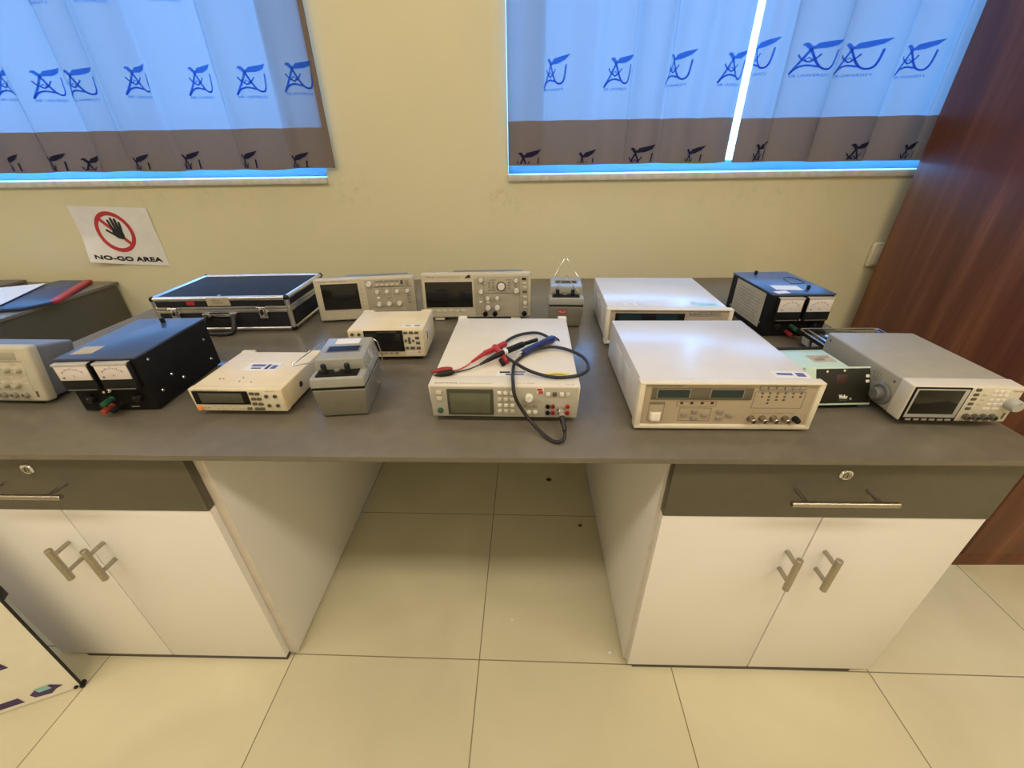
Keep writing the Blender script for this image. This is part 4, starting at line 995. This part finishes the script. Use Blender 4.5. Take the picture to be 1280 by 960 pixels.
# ------------------------------------------------------------------ soldering station
def station():
    t = thing('soldering_station', 'mint green soldering station with dark olive front between the large beige meter and grey generator', 'soldering station', (.6745, .7514, BT), 2.3)
    a = R(26); c, s_ = math.cos(a), math.sin(a); z0 = .013; Hs = .0808; w = .1181
    P = lambda x, q, o: (x, q*s_-o*c, z0+q*c+o*s_)
    zt = z0+Hs*c
    ys = Hs*s_
    MB().prism([(-.100, .004, z0), (-.100, .13, z0), (-.100, .135, zt-.003), (-.100, ys+.006, zt-.003)], (.1195, 0, 0), M['weller'], .0025).build('case', t)
    def slab(x0, q0, x1, q1, o0, o1, m, nm, bev=.0006, par=None):
        return MB().hexa([P(x0, q0, o1), P(x1, q0, o1), P(x1, q0, o0), P(x0, q0, o0), P(x0, q1, o1), P(x1, q1, o1), P(x1, q1, o0), P(x0, q1, o0)], m, bev).build(nm, par or t)
    slab(-.080, 0, w/2, Hs, -.007, .0, M['weller'], 'front_bezel', .0015)
    f = MB().hexa([P(-w/2+.002, .004, .0008), P(w/2-.0015, .004, .0008), P(w/2-.0015, .004, -.001), P(-w/2+.002, .004, -.001), P(-w/2+.002, Hs-.0035, .0008), P(w/2-.0015, Hs-.0035, .0008), P(w/2-.0015, Hs-.0035, -.001), P(-w/2+.002, Hs-.0035, -.001)], M['wface'], .0004)
    for k in range(3): f.text('Weller', P(-w/2+w*(.427+.004*k), Hs*.165, .0012), (w*.155, 0, 0), (0, .0085*s_, .0085*c), M['paper'])
    f.text('WSD 80', P(-w/2+w*.44, Hs*.11, .0012), (w*.13, 0, 0), (0, .0025*s_, .0025*c), M['inkgrey'])
    f.build('front_panel', t)
    X = lambda fx: -w/2+fx*w
    slab(X(.375), Hs*.575, X(.583), Hs*.795, -.0005, .0014, M['maroon'], 'red_display', .0004)
    for fx, fz in ((.936, .751), (.934, .616)): slab(X(fx)-.0035, Hs*fz-.003, X(fx)+.0035, Hs*fz+.003, 0, .002, M['btnw'], 'button', .0008)
    for fx, fz in ((.21, .885), (.52, .90)):
        p = Vector(P(X(fx), Hs*fz, 0)); MB().lathe([(.0028, 0), (.0026, .0016), (.001, .002)], p, (0, -c, s_), M['chrome'], 12).build('screw', t)
    MB().cyl(P(X(.634), Hs*.16, .0005), P(X(.634), Hs*.16, .002), .0025, M['btngrey'], seg=12).build('socket', t)
    MB().box((-.098, .010, 0), (.045, .118, z0+.001), M['blackm'], .002).build('base', t)
    sticker(t, -.040, .065, .010, .098, zt-.003, M['oldpaper'], 0, [(.15, .2, .6, .5, M['inkgrey']), (.4, .6, .9, .75, M['inkgrey'])], 'worn paper sticker')
    MB().box((-.095, .128, z0+.006), (.018, .137, zt+.001), M['blackm'], .0015).build('rear_panel', t)
station()

# ------------------------------------------------------------------ function generator
def generator():
    w, d, h, zf = .2011, .270, .080, .012
    I = Inst('function_generator', 'grey function generator with dark screen at the right end of the worktop', 'signal generator', (.8451, .6925), -1.6, w, h, zf, yf=.002)
    t = I.t
    MB().box((-w/2+.001, .030, zf), (w/2-.001, d, zf+h-.001), M['afg'], .005, 3).build('case', t)
    MB().hexa([(-w/2, .0, zf), (w/2, .0, zf), (w/2, .034, zf), (-w/2, .034, zf), (-w/2, .0, zf+h-.001), (w/2, .0, zf+h-.001), (w/2, .034, zf+h+.0008), (-w/2, .034, zf+h+.0008)], M['afgface'], .004, 3).build('front_bezel', t)
    fp = MB().box((I.X(.54), -.0006, I.Z(.07)), (I.X(.985), .004, I.Z(.93)), M['afgface'], .001)
    I.text(fp, 'Tektronix', .885, .875, .020, .0035, M['signred'], .0032)
    fp.build('front_panel', t)
    s = I.rect('screen_frame', (.012, .02, .52, .965), M['blackm'], .0035, .001)
    MB().box((I.X(.028), -.0022, I.Z(.128)), (I.X(.505), .0, I.Z(.93)), M['ltgrey'], .0006).build('screen_trim', s)
    MB().box((I.X(.045), -.0028, I.Z(.232)), (I.X(.462), .0, I.Z(.90)), M['glass'], .0004).build('screen', s)
    for fx in (.084, .16, .235, .308, .383, .454): I.btn(fx, .062, .0105, .0042, M['btngrey'], .0048)
    for fz in (.91, .785, .661, .529, .395): I.btn(.582, fz, .0105, .0065, M['btndk'], .004, bev=.0018)
    for fx, fz in ((.736, .875), (.79, .875), (.843, .874), (.741, .769), (.795, .769), (.847, .769), (.744, .639), (.80, .639), (.853, .639), (.745, .522), (.797, .522), (.85, .522)): I.btn(fx, fz, .0078, .0062, M['btnw'], .0035)
    for fx in (.747, .83): I.btn(fx, .395, .0135, .0055, M['btnw'], .0035)
    for fz in (.80, .66, .53): I.btn(.665, fz, .0085, .006, M['btn'], .0035)
    I.knob(.936, .56, .0125, M['ltgrey'], .018)
    for fx in (.60, .679, .757, .838): I.bnc(fx, .178, .0062, .012, m=M['btndk'])
    I.btn(.945, .20, .005, .014, M['btndk'], .003, 'usb_port')
    for sx in (-1, 1):
        sd = MB().lathe([(.023, -.002), (.023, .004), (.020, .007), (.013, .007), (.013, .016), (.011, .019)], (sx*(w/2-.001), .058, zf+h*.36), (sx, 0, 0), M['greyplas'], 22)
        sd.build('handle_pivot', t)
        sp = MB()
        for k in range(26):
            aa = k*2.4; rr = .0028*math.sqrt(k); sp.cyl((sx*(w/2-.002), .088+rr*math.cos(aa), zf+h*.70+rr*math.sin(aa)), (sx*(w/2-.0006), .088+rr*math.cos(aa), zf+h*.70+rr*math.sin(aa)), .0010, M['btndk'], seg=6)
        sp.build('speaker_grille', t)
        for y, z in ((.252, .80), (.045, .80)): MB().cyl((sx*(w/2-.002), y, zf+h*z), (sx*(w/2-.0002), y, zf+h*z), .0028, M['btndk'], seg=10).build('side_screw', t)
    feet(t, [(sx*(w/2-.03), y) for sx in (-1, 1) for y in (.03, d-.04)], .010, zf)
generator()

# ------------------------------------------------------------------ small portable meter behind
pm = thing('portable_meter', 'small black portable meter with silver rim between the right power supply and grey generator', 'meter', (.882, .978, BT), 0)
MB().hexa([(-.092, .004, 0), (.096, .004, 0), (.096, .118, 0), (-.092, .118, 0), (-.104, 0, .042), (.106, 0, .042), (.106, .124, .042), (-.104, .124, .042)], M['black'], .004, 3).build('case', pm)
MB().tube([(-.103, .001, .043), (-.105, .122, .044), (-.100, .126, .044), (.098, .126, .044), (.108, .122, .044), (.107, .001, .043)], .0022, M['chrome'], 8, 1).build('silver_rim', pm)
MB().box((-.098, .006, .040), (.100, .118, .0445), M['glass'], .001).build('glass_top', pm)
MB().box((-.09, .012, .0446), (-.084, .116, .0452), M['alu']).build('trim_strip', pm)
for y in (.030, .075):
    MB().hexa([(-.1005, y, .010), (-.096, y, .010), (-.096, y+.03, .010), (-.1005, y+.03, .010), (-.1045, y, .030), (-.1, y, .030), (-.1, y+.03, .030), (-.1045, y+.03, .030)], M['ltgrey']).build('side_label', pm)

# ------------------------------------------------------------------ folders and papers on the side bench
def slab(name, pts, z, th, m, bev=.002, trim=None):
    mb = MB().prism([(x, y, z) for x, y in pts], (0, 0, th), m, bev)
    return mb
# blue folder with red edge
fo = thing('folder', 'navy folder with red edge hanging over the side bench corner', 'folder', (-2.02, 1.56, BT))
fo_pts = [(-1.955, 1.785), (-1.945, 1.772), (-1.812, 1.500), (-1.815, 1.482), (-1.86, 1.405), (-2.02, 1.372), (-2.16, 1.64), (-2.09, 1.79)]
L = lambda p: [(x+2.02, y-1.56) for x, y in p]
slab('c', L(fo_pts), .001, .012, M['navy'], .004).build('cover', fo)
tag(MB().prism([(x+2.02, y-1.56, .0015) for x, y in [(-1.968, 1.789), (-1.942, 1.787), (-1.936, 1.770), (-1.806, 1.500), (-1.812, 1.484), (-1.836, 1.490), (-1.968, 1.765)]], (0, 0, .0135), M['redtrim'], .004, 3).build('red_trim', fo), 'red folder trim')
# white papers
pp = MB()
P4 = [(-2.085, 1.722), (-1.955, 1.430), (-2.14, 1.345), (-2.30, 1.62)]
vs = []; fs = []; n = 10
for j in range(n+1):
    for i in range(n+1):
        u, v = i/n, j/n
        a = Vector((*P4[0], 0)).lerp(Vector((*P4[1], 0)), u); b = Vector((*P4[3], 0)).lerp(Vector((*P4[2], 0)), u)
        p = a.lerp(b, v); p.z = .7715+.004*math.sin(u*3)*math.sin(v*2.5)+.0015; vs.append(p)
for j in range(n):
    for i in range(n):
        a = j*(n+1)+i; fs.append((a, a+n+1, a+n+2, a+1))
pp.raw(vs, fs, M['paper']); pp.raw([v-Vector((0, 0, .0012)) for v in vs], [f[::-1] for f in fs], M['paper'])
tag(pp.build('paper_sheet', sharp=60), 'white paper sheet lying on the navy folder', 'paper')
gf = slab('g', [(-2.70, 1.70), (-2.70, 1.795), (-2.26, 1.797), (-2.275, 1.715)], .7555, .014, M['greyfold'], .003)
tag(gf.build('folder'), 'grey-brown folder at the wall behind the white paper', 'folder')

# ------------------------------------------------------------------ display board at lower left
def board():
    t = thing('display_board', 'white printed display board with black edge standing before the left cabinet', 'display board', (-1.19, .532, 0), 23)
    W, H = .60, 1.00; ln = .03
    P = lambda x, q, o: (-x, o*1+q*ln, .004+q)
    def slab(x0, q0, x1, q1, o0, o1, m):
        return MB().hexa([P(x1, q0, o0), P(x0, q0, o0), P(x0, q0, o1), P(x1, q0, o1), P(x1, q1, o0), P(x0, q1, o0), P(x0, q1, o1), P(x1, q1, o1)], m)
    b = slab(.003, 0, W-.003, H, 0, .0035, M['boardw'])
    def pr(pts, m): b.poly([P(x, q, -.0006) for x, q in pts][::-1], m)
    pr([(.115, .012), (.165, .012), (.165, .034), (.120, .034)], M['purple'])
    pr([(.030, .030), (.046, .024), (.060, .012), (.092, .016), (.098, .030), (.080, .046), (.050, .047)], M['purple'])
    b.poly([P(x, q, -.0010) for x, q in [(.052, .032), (.078, .030), (.084, .046), (.056, .047)]][::-1], M['teal'])
    pr([(.085, .150), (.15, .145), (.15, .178), (.093, .176)], M['purple'])
    pr([(.11, .205), (.16, .200), (.16, .208), (.11, .213)], M['inkgrey']); pr([(.12, .22), (.16, .218), (.16, .224), (.12, .226)], M['inkgrey'])
    for k in range(5): pr([(.2, .1+.15*k), (.5, .1+.15*k), (.5, .16+.15*k), (.2, .16+.15*k)], M['purple'] if k % 2 else M['teal'])
    b.build('panel', t)
    tag(slab(0, 0, .0035, H, -.0008, .0042, M['black']).build('edge_strip', t), 'black edge strip'); slab(W-.007, 0, W, H, -.001, .010, M['black']).build('edge_strip', t)
    MB().box((-.005, -.004, .0), (.003, .014, .012), M['black'], .002).cyl((-.012, -.004, .010), (-.012, .004, .010), .0045, M['black'], seg=12).cyl((-.0065, -.005, .006), (-.0065, .004, .006), .003, M['chrome'], seg=12).build('corner_foot', t)
    MB().box((-W, -.006, .0), (-W+.024, .016, .013), M['black'], .002).build('corner_foot', t)
    MB().box((-.006, .38*ln-.003, .365), (.005, .38*ln+.016, .410), M['black'], .002).build('edge_clip', t)
board()

# ------------------------------------------------------------------ specks on the floor
for (x, y, r, m, lab) in ((.109, 1.349, .010, 'dirt', 'dark brown crumb on the tiles deep under the worktop'), (.215, 1.10, .006, 'dirt', 'small dark crumb on the floor near the right cabinet side'), (-.035, .735, .003, 'paper', 'tiny white crumb in the middle of the knee space floor'), (.245, .645, .004, 'paper', 'pale crumb by the front foot of the right cabinet')):
    mb = MB(); prs = [(.2*r, 0), (.9*r, .15*r), (r, .3*r), (.6*r, .55*r), (.1*r, .6*r)]
    mb.lathe(prs, (0, 0, 0), (0, 0, 1), M[m], 9)
    for v in mb.v: v.x *= 1.25; v += Vector(noise.noise_vector(v*300+Vector((x, y, 0))))*r*.15; v.z = max(v.z, .0002)
    o = mb.build('crumb'); o.location = (x, y, 0); tag(o, lab, 'crumb', 'specks on the floor')

# ------------------------------------------------------------------ lights
def area(name, loc, sx, sy, e, col, rot=(0, 0, 0), spread=180):
    d = bpy.data.lights.new(name, 'AREA'); d.shape = 'RECTANGLE'; d.size = sx; d.size_y = sy; d.energy = e; d.color = col; d.spread = R(spread)
    o = bpy.data.objects.new(name, d); COL.objects.link(o); o.location = loc; o.rotation_euler = rot
    return o
WARM = (1., .86, .70)
for x in (-2.9, -1.1, .7, 2.2):
    area('ceiling_lamp', (x, -.30, 2.73), 1.2, .28, 16.8, WARM)
    area('ceiling_lamp', (x, 1.38, 2.73), 1.2, .28, 4.8, WARM)
    area('ceiling_lamp', (x, -2.2, 2.73), 1.2, .28, 11, WARM)
for x0, x1 in (W1, W2):
    area('window_portal', ((x0+x1)/2, YW+.16, (ZS+ZH)/2), x1-x0, ZH-ZS, 1, (1, 1, 1), (R(-90), 0, 0)).data.cycles.is_portal = True
W = bpy.data.worlds.new('sky'); SC.world = W; W.use_nodes = True
W.node_tree.nodes['Background'].inputs[0].default_value = (.13, .425, 1, 1); W.node_tree.nodes['Background'].inputs[1].default_value = 25.0

# ------------------------------------------------------------------ camera
F, PITCH, YAW, ROLL, CZ = 512.26, R(29.515), R(-1.899), R(-.883), 1.244
cp, sp, cy, sy = math.cos(PITCH), math.sin(PITCH), math.cos(YAW), math.sin(YAW)
fw = Vector((sy*cp, cy*cp, -sp)); rt = Vector((cy, -sy, 0)); upv = rt.cross(fw)
r2 = rt*math.cos(ROLL)+upv*math.sin(ROLL); u2 = -rt*math.sin(ROLL)+upv*math.cos(ROLL)
cd = bpy.data.cameras.new('camera'); cd.sensor_fit = 'HORIZONTAL'; cd.sensor_width = 36; cd.lens = F/1280*36; cd.clip_start = .02
co = bpy.data.objects.new('camera', cd); COL.objects.link(co)
mw = Matrix((r2, u2, -fw)).transposed().to_4x4(); mw.translation = (0, 0, CZ); co.matrix_world = mw
SC.camera = co
SC.view_settings.view_transform = 'Standard'; SC.view_settings.look = 'None'; SC.view_settings.gamma = 1; SC.view_settings.use_curve_mapping = False
SC.view_settings.exposure = 0.04
SC.cycles.use_denoising = True
